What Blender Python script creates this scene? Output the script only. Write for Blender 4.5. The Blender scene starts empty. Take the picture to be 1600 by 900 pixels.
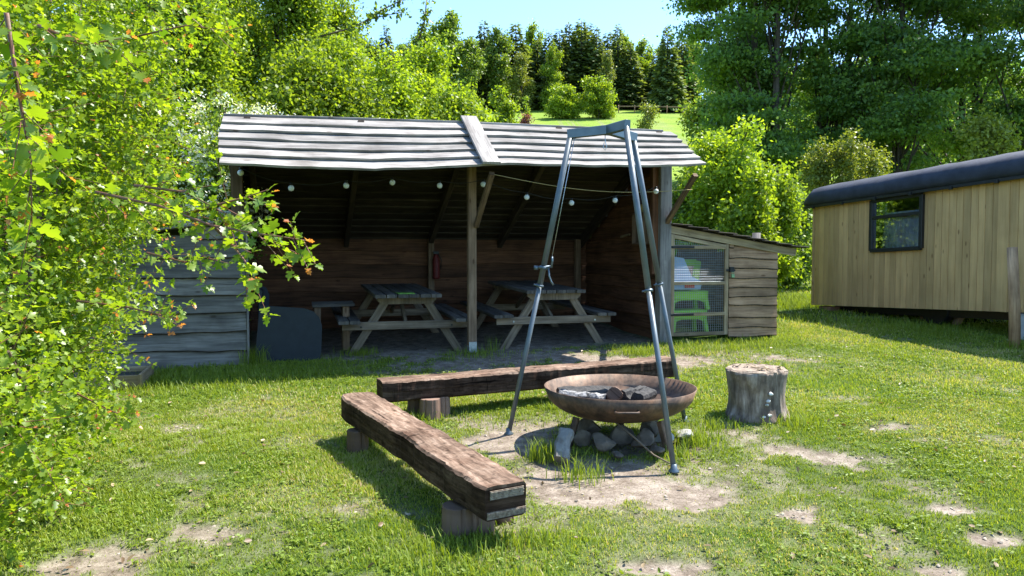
import bpy, math, random
import numpy as np
from mathutils import Vector, Matrix, Euler
random.seed(7); RNG = np.random.default_rng(7)
R = math.radians
SC = bpy.context.scene
COL = SC.collection

# ------------------------------------------------------------------ camera, sky, sun, exposure
F = 1155.0; CAMZ = 1.55; PITCH = math.atan(50/F)
cam_d = bpy.data.cameras.new('camera'); cam = bpy.data.objects.new('camera', cam_d); COL.objects.link(cam)
cam_d.sensor_width = 36; cam_d.lens = 36*F/1600; cam_d.clip_end = 2000; cam_d.clip_start = 0.05
cam.location = (0, 0, CAMZ); cam.rotation_euler = (math.pi/2-PITCH, 0, 0)
SC.camera = cam
SUN_DIR = Vector((0.54, 0.27, 1.0)).normalized()       # towards the sun
elev = math.asin(SUN_DIR.z); azim = math.atan2(SUN_DIR.x, SUN_DIR.y)
world = bpy.data.worlds.new("World"); SC.world = world; world.use_nodes = True
wn = world.node_tree; wn.nodes.clear()
sky = wn.nodes.new('ShaderNodeTexSky'); sky.sky_type = 'NISHITA'; sky.sun_disc = False
sky.sun_elevation = elev; sky.sun_rotation = azim; sky.air_density = 1.0; sky.dust_density = 0.6; sky.ozone_density = 1.6
bg = wn.nodes.new('ShaderNodeBackground'); bg.inputs[1].default_value = 0.135
wo = wn.nodes.new('ShaderNodeOutputWorld'); skm = wn.nodes.new('ShaderNodeMix'); skm.data_type = 'RGBA'; skm.blend_type = 'MULTIPLY'; skm.inputs[0].default_value = 1
skm.inputs[7].default_value = (.80, 1.0, 1.16, 1); wn.links.new(sky.outputs[0], skm.inputs[6]); wn.links.new(skm.outputs[2], bg.inputs[0]); wn.links.new(bg.outputs[0], wo.inputs[0])
sl = bpy.data.lights.new('sun', 'SUN'); sun = bpy.data.objects.new('sun', sl); COL.objects.link(sun)
sl.energy = 5.0; sl.angle = R(0.53); sl.color = (1.0, 0.955, 0.88)
sun.rotation_euler = SUN_DIR.to_track_quat('Z', 'Y').to_euler(); sun.location = (10, 0, 20)
SC.view_settings.view_transform = 'Standard'; SC.view_settings.look = 'None'
SC.view_settings.exposure = 1.45; SC.view_settings.gamma = 1.0
SC.cycles.max_bounces = 6; SC.cycles.transparent_max_bounces = 8; SC.cycles.transmission_bounces = 4
SC.cycles.caustics_reflective = False; SC.cycles.caustics_refractive = False

# ------------------------------------------------------------------ terrain height
S0 = 0.0431
def gz(x, y):
    x = np.asarray(x, dtype=float); y = np.asarray(y, dtype=float)
    def prim(t):   # integral of extra slope that ramps 0 -> .225 between 18 and 50, back to 0 after 135
        a = np.clip(t, 18, 50)-18; z = 0.225*a*a/64
        z = z + 0.225*np.clip(t-50, 0, 85)
        b = np.clip(t-135, 0, 60); z = z + 0.225*b - 0.225*b*b/120
        return z
    yy = np.where(y < -20, -20, y)
    z = S0*yy + prim(y)
    z = z + 0.9*np.sin(x*0.045+1.0)*np.clip((y-35)/60, 0, 1)
    return z
def G(x, y): return float(gz(x, y))
def at(px, py, h=0.0):
    """ground (plus h) point seen at a photograph pixel, near lawn only"""
    dx = (px-800)/F; dz = (450-py)/F
    d = Vector((dx, math.cos(PITCH)+dz*math.sin(PITCH), -math.sin(PITCH)+dz*math.cos(PITCH)))
    t = (CAMZ-h)/(S0*d.y-d.z)
    return Vector((d.x*t, d.y*t, CAMZ+d.z*t))
def dist(px, py, D):
    """point at forward distance D along the ray"""
    dx = (px-800)/F; dz = (450-py)/F
    d = Vector((dx, math.cos(PITCH)+dz*math.sin(PITCH), -math.sin(PITCH)+dz*math.cos(PITCH)))
    t = D/d.y
    return Vector((d.x*t, D, CAMZ+d.z*t))

# ------------------------------------------------------------------ noise
_tab = RNG.random((256, 256))
def vnoise(x, y):
    x = np.asarray(x, float); y = np.asarray(y, float)
    xi = np.floor(x).astype(int); yi = np.floor(y).astype(int); fx = x-xi; fy = y-yi
    fx = fx*fx*(3-2*fx); fy = fy*fy*(3-2*fy)
    a = _tab[xi & 255, yi & 255]; b = _tab[(xi+1) & 255, yi & 255]
    c = _tab[xi & 255, (yi+1) & 255]; d = _tab[(xi+1) & 255, (yi+1) & 255]
    return (a*(1-fx)+b*fx)*(1-fy)+(c*(1-fx)+d*fx)*fy
def fbm(x, y, o=4):
    s = 0; a = 0.5; t = 0
    for i in range(o):
        s = s+a*vnoise(x*2**i+17*i, y*2**i+31*i); t += a; a *= 0.5
    return s/t
class Wob:
    def __init__(s, amp, freq):
        s.k = [(amp*random.uniform(.3, 1)/(i+1)**.7, freq*(i+1)*random.uniform(.7, 1.3), random.uniform(0, 6.28)) for i in range(5)]
    def __call__(s, t): return sum(a*math.sin(f*t+p) for a, f, p in s.k)

# ------------------------------------------------------------------ materials
def newmat(name):
    m = bpy.data.materials.new(name); m.use_nodes = True
    nt = m.node_tree; nt.nodes.clear()
    out = nt.nodes.new('ShaderNodeOutputMaterial'); p = nt.nodes.new('ShaderNodeBsdfPrincipled')
    nt.links.new(p.outputs[0], out.inputs[0])
    return m, nt, p, out
def nd(nt, typ, **kw):
    n = nt.nodes.new(typ)
    for k, v in kw.items(): setattr(n, k, v)
    return n
def ramp(nt, stops):
    r = nd(nt, 'ShaderNodeValToRGB'); e = r.color_ramp.elements
    while len(e) > 2: e.remove(e[-1])
    for i, (p, c) in enumerate(stops):
        el = e[i] if i < 2 else e.new(p)
        el.position = p; el.color = (*c, 1) if len(c) == 3 else c
    return r
def mixc(nt, a, b, fac, mode='MIX'):
    m = nd(nt, 'ShaderNodeMix', data_type='RGBA', blend_type=mode)
    for s, v in ((6, a), (7, b), (0, fac)):
        if hasattr(v, 'links'): nt.links.new(v, m.inputs[s])
        else: m.inputs[s].default_value = (*v, 1) if isinstance(v, tuple) else v
    return m.outputs[2]
def noise(nt, vec, scale, detail=5, rough=.55, mapscale=None):
    if mapscale:
        mp = nd(nt, 'ShaderNodeMapping'); mp.inputs['Scale'].default_value = mapscale
        nt.links.new(vec, mp.inputs[0]); vec = mp.outputs[0]
    n = nd(nt, 'ShaderNodeTexNoise'); n.inputs['Scale'].default_value = scale
    n.inputs['Detail'].default_value = detail; n.inputs['Roughness'].default_value = rough
    nt.links.new(vec, n.inputs['Vector']); return n.outputs[0]
def bump(nt, h, strength, dist, p):
    b = nd(nt, 'ShaderNodeBump'); b.inputs['Strength'].default_value = strength; b.inputs['Distance'].default_value = dist
    nt.links.new(h, b.inputs['Height']); nt.links.new(b.outputs[0], p.inputs['Normal'])
def wood(name, dark, mid, light, rough=.8, spec=.25, grain=1.0, cracks=.5, bumps=.5, stain=None, soft=0, us=2.2, cross=0):
    m, nt, p, out = newmat(name)
    uv = nd(nt, 'ShaderNodeUVMap').outputs[0]
    tc = nd(nt, 'ShaderNodeTexCoord').outputs['Object']
    g = noise(nt, uv, 1.0, 7, .62, (us*grain, 42*grain, 1))
    g2 = noise(nt, uv, 1.0, 4, .5, (1.3, 7, 1))
    blot = noise(nt, tc, 3.1, 5, .6)
    r = ramp(nt, [(.3, dark), (.5, mid), (.72, light)]); nt.links.new(g, r.inputs[0])
    r2 = ramp(nt, [(.3, (.55+.45*soft,)*3), (.6, (1, 1, 1)), (.8, (1.15, 1.12, 1.08))]); nt.links.new(g2, r2.inputs[0])
    c = mixc(nt, r.outputs[0], r2.outputs[0], 1.0, 'MULTIPLY')
    r3 = ramp(nt, [(.32, stain or (.62, .6, .58)), (.56, (1, 1, 1))]); nt.links.new(blot, r3.inputs[0])
    c = mixc(nt, c, r3.outputs[0], .8, 'MULTIPLY')
    at_ = nd(nt, 'ShaderNodeAttribute', attribute_name='tint')
    r4 = ramp(nt, [(0, (.68+.25*soft, .67+.25*soft, .66+.25*soft)), (1, (1.25-.17*soft, 1.22-.17*soft, 1.2-.17*soft))]); nt.links.new(at_.outputs['Fac'], r4.inputs[0])
    c = mixc(nt, c, r4.outputs[0], 1.0, 'MULTIPLY')
    # cracks along the grain
    ck = noise(nt, uv, 1.0, 3, .5, (1.1, 30, 1))
    r5 = ramp(nt, [(.30, (1-cracks,)*3), (.36, (1, 1, 1))]); nt.links.new(ck, r5.inputs[0])
    c = mixc(nt, c, r5.outputs[0], 1.0, 'MULTIPLY')
    if cross:
        cr_ = noise(nt, uv, 1.0, 6, .7, (34, 26, 1)); r7 = ramp(nt, [(.34, (1-cross,)*3), (.47, (1, 1, 1)), (.7, (1.18, 1.16, 1.14))]); nt.links.new(cr_, r7.inputs[0]); c = mixc(nt, c, r7.outputs[0], 1.0, 'MULTIPLY')
        cx_ = noise(nt, uv, 1.0, 2, .5, (22, 4, 1)); r8 = ramp(nt, [(.28, (1-cross,)*3), (.33, (1, 1, 1))]); nt.links.new(cx_, r8.inputs[0]); c = mixc(nt, c, r8.outputs[0], 1.0, 'MULTIPLY')
    # knots
    vo = nd(nt, 'ShaderNodeTexVoronoi'); mp = nd(nt, 'ShaderNodeMapping'); mp.inputs['Scale'].default_value = (1.8, 5, 1)
    nt.links.new(uv, mp.inputs[0]); nt.links.new(mp.outputs[0], vo.inputs['Vector']); vo.inputs['Scale'].default_value = 1.3
    r6 = ramp(nt, [(.05, (.35, .28, .22)), (.11, (1, 1, 1))]); nt.links.new(vo.outputs['Distance'], r6.inputs[0])
    c = mixc(nt, c, r6.outputs[0], .8, 'MULTIPLY')
    nt.links.new(c, p.inputs['Base Color']); p.inputs['Roughness'].default_value = rough
    p.inputs['Specular IOR Level'].default_value = spec
    bump(nt, g, bumps, .004, p)
    return m
def plain(name, col, rough=.6, spec=.4, metal=0, var=.25, scale=20, bumps=.2, col2=None, r0=.35, r1=.65):
    m, nt, p, out = newmat(name)
    tc = nd(nt, 'ShaderNodeTexCoord').outputs['Object']
    n = noise(nt, tc, scale, 6, .6)
    c2 = col2 or tuple(v*(1-var) for v in col)
    r = ramp(nt, [(r0, c2), (r1, col)]); nt.links.new(n, r.inputs[0])
    nt.links.new(r.outputs[0], p.inputs['Base Color'])
    p.inputs['Roughness'].default_value = rough; p.inputs['Metallic'].default_value = metal
    p.inputs['Specular IOR Level'].default_value = spec
    if bumps: bump(nt, n, bumps, .01, p)
    return m
def leafmat(name, dark, light, red=None, trans=.45, spec=.35, rough=.45):
    m, nt, p, out = newmat(name)
    a = nd(nt, 'ShaderNodeAttribute', attribute_name='tint')
    st = [(0, dark), (.88, light)]
    if red: st += [(.93, light), (.96, red)]
    r = ramp(nt, st); nt.links.new(a.outputs['Fac'], r.inputs[0])
    oi = nd(nt, 'ShaderNodeObjectInfo')
    hsv = nd(nt, 'ShaderNodeHueSaturation')
    mr = nd(nt, 'ShaderNodeMapRange'); mr.inputs[3].default_value = .82; mr.inputs[4].default_value = 1.15
    nt.links.new(oi.outputs['Random'], mr.inputs[0]); nt.links.new(mr.outputs[0], hsv.inputs['Value'])
    nt.links.new(r.outputs[0], hsv.inputs['Color'])
    c = hsv.outputs[0]
    nt.links.new(c, p.inputs['Base Color']); p.inputs['Roughness'].default_value = rough
    p.inputs['Specular IOR Level'].default_value = spec
    tr = nd(nt, 'ShaderNodeBsdfTranslucent')
    tcx = mixc(nt, c, (1.64, 1.58, .5), 1.0, 'MULTIPLY')
    nt.links.new(tcx, tr.inputs[0])
    mx = nd(nt, 'ShaderNodeMixShader'); mx.inputs[0].default_value = trans
    nt.links.new(p.outputs[0], mx.inputs[1]); nt.links.new(tr.outputs[0], mx.inputs[2]); nt.links.new(mx.outputs[0], out.inputs[0])
    return m

M = {}
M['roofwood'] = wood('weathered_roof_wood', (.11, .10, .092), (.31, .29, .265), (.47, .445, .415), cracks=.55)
M['greywood'] = wood('grey_board_wood', (.115, .105, .10), (.22, .205, .19), (.31, .29, .27), cracks=.5)
M['brownwood'] = wood('brown_stained_board', (.075, .034, .018), (.165, .074, .037), (.24, .115, .06), cracks=.4)
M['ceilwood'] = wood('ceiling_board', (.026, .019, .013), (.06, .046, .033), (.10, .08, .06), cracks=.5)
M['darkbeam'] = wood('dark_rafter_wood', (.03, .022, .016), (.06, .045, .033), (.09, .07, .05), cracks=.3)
M['postwood'] = wood('post_wood', (.12, .075, .045), (.22, .145, .09), (.30, .21, .14), cracks=.4)
M['palewood'] = wood('pale_frame_wood', (.19, .14, .085), (.33, .25, .15), (.44, .35, .22), cracks=.25, bumps=.25)
M['tablewood'] = wood('table_frame_wood', (.115, .085, .058), (.21, .16, .11), (.29, .23, .165), cracks=.4)
M['tabletop'] = wood('table_top_wood', (.07, .062, .055), (.14, .125, .11), (.20, .185, .165), cracks=.5)
M['coopwood'] = wood('coop_board_wood', (.24, .14, .08), (.44, .27, .155), (.55, .36, .22), cracks=.5)
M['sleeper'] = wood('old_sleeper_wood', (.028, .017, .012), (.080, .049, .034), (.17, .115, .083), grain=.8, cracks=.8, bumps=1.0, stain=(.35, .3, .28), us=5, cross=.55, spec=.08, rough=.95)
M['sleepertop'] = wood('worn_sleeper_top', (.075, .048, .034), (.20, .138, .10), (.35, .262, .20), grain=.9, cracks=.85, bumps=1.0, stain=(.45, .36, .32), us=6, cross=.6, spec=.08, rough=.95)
M['support'] = wood('support_log_wood', (.11, .07, .05), (.24, .155, .115), (.34, .235, .175), cracks=.5)
M['bark'] = wood('bark', (.03, .024, .018), (.075, .06, .045), (.13, .11, .085), cracks=.6, bumps=1)
M['twig'] = plain('twig_bark', (.16, .10, .06), col2=(.10, .06, .04))
M['redtwig'] = plain('young_twig', (.22, .08, .05), col2=(.14, .08, .04))
M['cladding'] = wood('hut_cladding', (.50, .315, .135), (.57, .365, .16), (.63, .41, .19), cracks=.1, bumps=.2, rough=.6, grain=.6, stain=(.9, .88, .85), soft=.55)
M['tarp'] = plain('black_tarp', (.038, .042, .060), rough=.7, spec=.3, scale=5, bumps=.7, col2=(.022, .025, .036))
M['blackpaint'] = plain('black_paint', (.018, .018, .02), rough=.4, var=.3)
M['steel'] = plain('grey_steel_tube', (.14, .165, .18), rough=.45, spec=.5, metal=.4, var=.25, scale=9, bumps=.05)
M['steelpaint'] = plain('painted_steel', (.13, .165, .19), rough=.42, spec=.5, metal=.6, var=.25, scale=9, bumps=.05)
M['galv'] = plain('galvanised_metal', (.48, .52, .55), rough=.4, metal=.9, scale=30, bumps=.05)
M['black'] = plain('black_plastic', (.012, .012, .014), rough=.45)
M['panel'] = plain('dark_grey_panel', (.020, .026, .033), rough=.7, scale=12, bumps=.15)
M['bulb'] = plain('white_bulb_glass', (.72, .75, .78), rough=.25, var=.05, bumps=0)
M['cable'] = plain('dark_cable', (.02, .02, .02), rough=.5)
M['rope'] = plain('yellow_rope', (.42, .32, .13), rough=.8)
M['greenplastic'] = plain('lime_plastic', (.30, .60, .05), rough=.35, var=.08, bumps=0)
M['blueplastic'] = plain('pale_blue_plastic', (.30, .42, .62), rough=.35, var=.08, bumps=0)
M['dullred'] = plain('dull_red_paint', (.16, .02, .018), rough=.6, var=.3)
M['redplastic'] = plain('red_plastic', (.55, .03, .02), rough=.35, var=.1, bumps=0)
M['greenpaper'] = plain('green_paper', (.16, .34, .05), rough=.6, var=.1, bumps=0)
M['brass'] = plain('brass_lock', (.25, .42, .22), rough=.4, metal=.3, bumps=0)
M['curtain'] = plain('pale_curtain', (.50, .53, .58), rough=.9, var=.3, scale=7, bumps=0)
M['mortar'] = plain('concrete_foot', (.45, .45, .43), rough=.85, scale=15)
M['brick'] = plain('brick_block', (.30, .16, .10), rough=.85, scale=15)
M['stone'] = plain('field_stone', (.19, .155, .12), rough=.95, scale=9, col2=(.08, .065, .05), bumps=.8)
M['greystone'] = plain('grey_block_stone', (.25, .24, .215), rough=.9, scale=14, col2=(.13, .12, .105), bumps=.7)
M['soilstone'] = plain('soil_clod', (.42, .36, .28), rough=.95, scale=30, col2=(.25, .20, .15))
M['palestone'] = plain('pale_stone', (.36, .35, .325), rough=.85, scale=9, col2=(.36, .35, .32), bumps=.5)
M['ash'] = plain('grey_ash', (.36, .345, .33), rough=.95, scale=22, col2=(.05, .048, .046), bumps=.8, r0=.42, r1=.6)
M['char'] = plain('charred_wood', (.05, .045, .04), rough=.8, scale=35, col2=(.008, .008, .008), bumps=1.0)
M['fungus'] = plain('white_fungus', (.62, .60, .54), rough=.8, scale=20)
M['dullplate'] = plain('dull_nail_plate', (.34, .28, .21), rough=.6, metal=.2, scale=60, col2=(.12, .08, .055), bumps=.2)
M['straw'] = plain('dry_stick', (.16, .12, .08), rough=.8)

# rusty steel
m, nt, p, out = newmat('rusty_steel')
tc = nd(nt, 'ShaderNodeTexCoord').outputs['Object']
n1 = noise(nt, tc, 5, 8, .65); n2 = noise(nt, tc, 38, 6, .6); n3 = noise(nt, tc, 1.0, 5, .6, (7, 7, 1.2))
r = ramp(nt, [(.3, (.055, .036, .026)), (.5, (.115, .072, .046)), (.68, (.19, .135, .095))]); nt.links.new(n1, r.inputs[0])
r2 = ramp(nt, [(.35, (.65, .62, .6)), (.6, (1.1, 1.05, 1))]); nt.links.new(n2, r2.inputs[0])
c = mixc(nt, r.outputs[0], r2.outputs[0], 1, 'MULTIPLY')
r3 = ramp(nt, [(.36, (.5, .5, .52)), (.48, (1, 1, 1)), (.6, (1.45, 1.3, 1.2)), (.72, (.6, .57, .56))]); nt.links.new(n3, r3.inputs[0])
c = mixc(nt, c, r3.outputs[0], .8, 'MULTIPLY')
nt.links.new(c, p.inputs['Base Color']); p.inputs['Roughness'].default_value = .62; p.inputs['Metallic'].default_value = .25
bump(nt, n2, .35, .003, p); M['rust'] = m

# stump side: bark-less weathered wood
m, nt, p, out = newmat('stump_side')
tc = nd(nt, 'ShaderNodeTexCoord').outputs['Object']
n1 = noise(nt, tc, 1, 7, .65, (26, 26, 4)); n2 = noise(nt, tc, 4.5, 5, .6)
r = ramp(nt, [(.3, (.09, .065, .045)), (.5, (.24, .18, .13)), (.7, (.38, .32, .26))]); nt.links.new(n1, r.inputs[0])
r2 = ramp(nt, [(.38, (.45, .42, .40)), (.55, (1, 1, 1)), (.72, (1.5, 1.5, 1.5))]); nt.links.new(n2, r2.inputs[0])
c = mixc(nt, r.outputs[0], r2.outputs[0], 1, 'MULTIPLY'); nt.links.new(c, p.inputs['Base Color'])
p.inputs['Roughness'].default_value = .85; bump(nt, n1, .9, .015, p); M['stumpside'] = m
m, nt, p, out = newmat('cut_wood_top')
tc = nd(nt, 'ShaderNodeTexCoord').outputs['Object']
wv = nd(nt, 'ShaderNodeTexWave', wave_type='RINGS', rings_direction='Z'); wv.inputs['Scale'].default_value = 14; wv.inputs['Distortion'].default_value = 3
nt.links.new(tc, wv.inputs[0]); n2 = noise(nt, tc, 16, 6, .65)
r = ramp(nt, [(.0, (.20, .15, .105)), (1, (.34, .26, .19))]); nt.links.new(wv.outputs[0], r.inputs[0])
r2 = ramp(nt, [(.32, (.4, .36, .32)), (.55, (1, 1, 1)), (.72, (1.35, 1.32, 1.25))]); nt.links.new(n2, r2.inputs[0])
c = mixc(nt, r.outputs[0], r2.outputs[0], 1, 'MULTIPLY'); nt.links.new(c, p.inputs['Base Color'])
p.inputs['Roughness'].default_value = .85; bump(nt, n2, .9, .02, p); M['cuttop'] = m

# window glass
m, nt, p, out = newmat('window_glass')
gl = nd(nt, 'ShaderNodeBsdfGlossy'); gl.inputs['Roughness'].default_value = .03; gl.inputs[0].default_value = (.55, .6, .68, 1)
tp = nd(nt, 'ShaderNodeBsdfTransparent'); tp.inputs[0].default_value = (.85, .88, .9, 1)
fr = nd(nt, 'ShaderNodeFresnel'); fr.inputs[0].default_value = 1.42
mx = nd(nt, 'ShaderNodeMixShader'); nt.links.new(fr.outputs[0], mx.inputs[0])
nt.links.new(tp.outputs[0], mx.inputs[1]); nt.links.new(gl.outputs[0], mx.inputs[2]); nt.links.new(mx.outputs[0], out.inputs[0]); M['glass'] = m

# ground
m, nt, p, out = newmat('lawn_ground')
tc = nd(nt, 'ShaderNodeTexCoord').outputs['Object']
ba = nd(nt, 'ShaderNodeAttribute', attribute_name='bare').outputs['Fac']
n1 = noise(nt, tc, 9, 8, .65); n2 = noise(nt, tc, 60, 6, .65); n3 = noise(nt, tc, .35, 5, .6); n4 = noise(nt, tc, 1.6, 5, .6)
soil = ramp(nt, [(.3, (.115, .088, .064)), (.5, (.225, .182, .142)), (.7, (.34, .29, .235))]); nt.links.new(n1, soil.inputs[0])
s2 = ramp(nt, [(.3, (.6, .58, .55)), (.6, (1.1, 1.1, 1.1))]); nt.links.new(n2, s2.inputs[0])
sc_ = mixc(nt, soil.outputs[0], s2.outputs[0], 1, 'MULTIPLY')
gr = ramp(nt, [(.32, (.07, .13, .018)), (.52, (.13, .21, .03)), (.7, (.20, .25, .06))]); nt.links.new(n1, gr.inputs[0])
g2 = ramp(nt, [(.35, (.75, .85, .7)), (.65, (1.15, 1.1, 1))]); nt.links.new(n3, g2.inputs[0])
gc = mixc(nt, gr.outputs[0], g2.outputs[0], 1, 'MULTIPLY')
g3 = ramp(nt, [(.35, (.6, .62, .6)), (.6, (1.1, 1.1, 1.1))]); nt.links.new(n2, g3.inputs[0])
gc = mixc(nt, gc, g3.outputs[0], 1, 'MULTIPLY')
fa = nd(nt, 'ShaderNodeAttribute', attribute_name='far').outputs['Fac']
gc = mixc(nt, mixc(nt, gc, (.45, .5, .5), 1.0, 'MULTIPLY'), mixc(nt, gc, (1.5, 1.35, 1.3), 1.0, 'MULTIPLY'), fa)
c = mixc(nt, gc, sc_, ba)
nt.links.new(c, p.inputs['Base Color']); p.inputs['Roughness'].default_value = .95; p.inputs['Specular IOR Level'].default_value = .1
bump(nt, n2, .8, .015, p); M['ground'] = m

M['grass'] = leafmat('grass_blade', (.10, .16, .012), (.27, .33, .04), red=(.44, .38, .20), trans=.35, rough=.5, spec=.3)
M['haw'] = leafmat('hawthorn_leaf', (.065, .15, .014), (.31, .41, .03), red=(.55, .20, .07), trans=.52, rough=.38, spec=.5)
M['lime'] = leafmat('bright_leaf', (.10, .18, .014), (.31, .39, .035), trans=.52)
M['mid'] = leafmat('mid_green_leaf', (.08, .14, .025), (.22, .30, .05), trans=.5)
M['beech'] = leafmat('beech_leaf', (.05, .12, .036), (.20, .31, .065), trans=.52)
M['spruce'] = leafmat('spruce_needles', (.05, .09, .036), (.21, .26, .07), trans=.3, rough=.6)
M['yellow'] = leafmat('yellow_green_leaf', (.13, .17, .03), (.26, .29, .05), trans=.4)
M['purple'] = leafmat('purple_leaf', (.10, .03, .04), (.22, .08, .08), trans=.3)
M['litter'] = leafmat('dry_leaf', (.12, .075, .04), (.36, .27, .16), trans=.15)
M['white'] = leafmat('white_blossom', (.50, .52, .42), (.78, .78, .68), trans=.25)

# ------------------------------------------------------------------ objects and tags
def tag(o, label=None, cat=None, group=None, kind=None):
    if label: o['label'] = label
    if cat: o['category'] = cat
    if group: o['group'] = group
    if kind: o['kind'] = kind
    return o
def thing(name, loc, label, cat, group=None, rz=0):
    o = bpy.data.objects.new(name, None); COL.objects.link(o); o.location = loc; o.rotation_euler = (0, 0, rz)
    o.empty_display_size = .1
    bpy.context.view_layer.update() if False else None
    return tag(o, label, cat, group)
def adopt(child, parent):
    child.parent = parent
    loc, rot, sca = parent.location, parent.rotation_euler, parent.scale
    child.matrix_parent_inverse = Matrix.LocRotScale(loc, rot, sca).inverted()
def dup_tree(root, label=None):
    r = root.copy(); COL.objects.link(r)
    if label: r['label'] = label
    for ch in root.children:
        c = ch.copy(); COL.objects.link(c); c.parent = r
        for g in ch.children:
            d = g.copy(); COL.objects.link(d); d.parent = c
    return r

class MB:
    """collects shapes; build() links them as one mesh object"""
    def __init__(s): s.v = []; s.f = []; s.uv = []; s.t = []; s.sm = []
    def face(s, idx, uvs, tint, smooth=False):
        s.f.append(idx); s.uv.extend(uvs); s.t.append(tint); s.sm.append(smooth)
    def sweep(s, rings, us, closed=True, caps=True, tint=None, smooth=False, vs=None):
        tint = random.random() if tint is None else tint
        ou, ov = random.uniform(0, 50), random.uniform(0, 50)
        b = len(s.v); k = len(rings[0])
        for r in rings: s.v.extend([tuple(q) for q in r])
        if vs is None:
            vs = [0]
            for j in range(k): vs.append(vs[-1]+(Vector(rings[0][(j+1) % k])-Vector(rings[0][j])).length)
        for i in range(len(rings)-1):
            for j in range(k if closed else k-1):
                j2 = (j+1) % k
                a, bb, c, d = b+i*k+j, b+i*k+j2, b+(i+1)*k+j2, b+(i+1)*k+j
                s.face((a, bb, c, d), [(us[i]+ou, vs[j]+ov), (us[i]+ou, vs[j+1]+ov), (us[i+1]+ou, vs[j+1]+ov), (us[i+1]+ou, vs[j]+ov)], tint, smooth)
        if caps and closed:
            for base, rev in ((b, True), (b+(len(rings)-1)*k, False)):
                idx = [base+j for j in range(k)]
                c0 = Vector(s.v[idx[0]]); e1 = (Vector(s.v[idx[1]])-c0); e1 = e1.normalized() if e1.length > 1e-9 else Vector((1, 0, 0))
                nn = e1.cross(Vector(s.v[idx[k//2]])-c0); nn = nn.normalized() if nn.length > 1e-9 else Vector((0, 0, 1))
                e2 = nn.cross(e1)
                if rev: idx = idx[::-1]
                s.face(tuple(idx), [((Vector(s.v[q])-c0).dot(e2)*.3+ou, (Vector(s.v[q])-c0).dot(e1)+ov) for q in idx], tint*.8, False)
    def beam(s, p0, p1, w, t, up=(0, 0, 1), n=1, ch=0.004, wlo=None, whi=None, bend=None, tint=None, bump=0):
        p0 = Vector(p0); p1 = Vector(p1); ax = p1-p0; L = ax.length; ax = ax/L
        up = Vector(up); side = ax.cross(up).normalized(); upn = side.cross(ax).normalized()
        rings = []; us = []
        for i in range(n+1):
            q = i/n; c = p0+ax*(L*q)
            if bend: c = c+upn*bend(q)
            a1 = w/2+(whi(q*L) if whi else 0); a0 = w/2+(wlo(q*L) if wlo else 0); h = t/2
            pts = [(-a0+ch, -h), (a1-ch, -h), (a1, -h+ch), (a1, h-ch), (a1-ch, h), (-a0+ch, h), (-a0, h-ch), (-a0, -h+ch)]
            if bump: pts = [(a+random.uniform(-bump, bump), b_+random.uniform(-bump, bump)) for a, b_ in pts]
            rings.append([c+side*a+upn*b_ for a, b_ in pts]); us.append(q*L)
        s.sweep(rings, us, tint=tint)
    def box(s, c, size, ch=.003, tint=None, ax=(1, 0, 0), up=(0, 0, 1)):
        c = Vector(c); ax = Vector(ax).normalized()
        s.beam(c-ax*size[0]/2, c+ax*size[0]/2, size[1], size[2], up=up, ch=ch, tint=tint)
    def tube(s, pts, rad, k=10, tint=None, caps=True, smooth=True, squash=1.0):
        pts = [Vector(q) for q in pts]; rad = rad if isinstance(rad, (list, tuple)) else [rad]*len(pts)
        rings = []; us = [0]; ref = Vector((0, 0, 1))
        d0 = (pts[1]-pts[0]).normalized()
        if abs(d0.z) > .9: ref = Vector((1, 0, 0))
        side = d0.cross(ref).normalized()
        for i, q in enumerate(pts):
            d = (pts[min(i+1, len(pts)-1)]-pts[max(i-1, 0)]).normalized()
            side = (side-d*side.dot(d)).normalized(); u2 = d.cross(side)
            rings.append([q+(side*math.cos(a)+u2*math.sin(a)*squash)*rad[i] for a in [2*math.pi*j/k for j in range(k)]])
            if i: us.append(us[-1]+(q-pts[i-1]).length)
        s.sweep(rings, us, tint=tint, caps=caps, smooth=smooth)
    def lathe(s, c, prof, k=32, tint=None, wob=None, smooth=True):
        c = Vector(c); rings = []; us = [0]
        for i, (r, z) in enumerate(prof):
            ring = []
            for j in range(k):
                a = 2*math.pi*j/k; rr = r*(1+(wob(a, z) if wob else 0)); ring.append(c+Vector((rr*math.cos(a), rr*math.sin(a), z)))
            rings.append(ring)
            if i: us.append(us[-1]+math.hypot(r-prof[i-1][0], z-prof[i-1][1]))
        s.sweep(rings, us, tint=tint, caps=True, smooth=smooth)
    def prism(s, poly, off, tint=None):
        """extrude a polygon (3D points) by off"""
        off = Vector(off); s.sweep([[Vector(q) for q in poly], [Vector(q)+off for q in poly]], [0, off.length], tint=tint)
    def rock(s, c, size, seed, k=3):
        import bmesh
        bm = bmesh.new(); bmesh.ops.create_icosphere(bm, subdivisions=k, radius=1)
        rg = random.Random(seed); pl = [(Vector((rg.uniform(-1, 1), rg.uniform(-1, 1), rg.uniform(-1, 1))).normalized(), rg.uniform(.42, .85)) for _ in range(14)]
        rot = Euler((rg.uniform(-.3, .3), rg.uniform(-.3, .3), rg.uniform(0, 6))).to_matrix()
        b = len(s.v)
        for v in bm.verts:
            q = v.co.copy()
            for nrm, d in pl:
                e = q.dot(nrm)-d
                if e > 0: q -= nrm*e*.92
            q += q*.04*math.sin(q.x*9+seed)*math.cos(q.y*8+q.z*7)
            q = Vector((q.x*size[0], q.y*size[1], q.z*size[2]))
            s.v.append(tuple(rot @ q+Vector(c)))
        t = rg.random()
        for f in bm.faces: s.face(tuple(b+v.index for v in f.verts), [(0, 0)]*3, t, False)
        bm.free()
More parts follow.
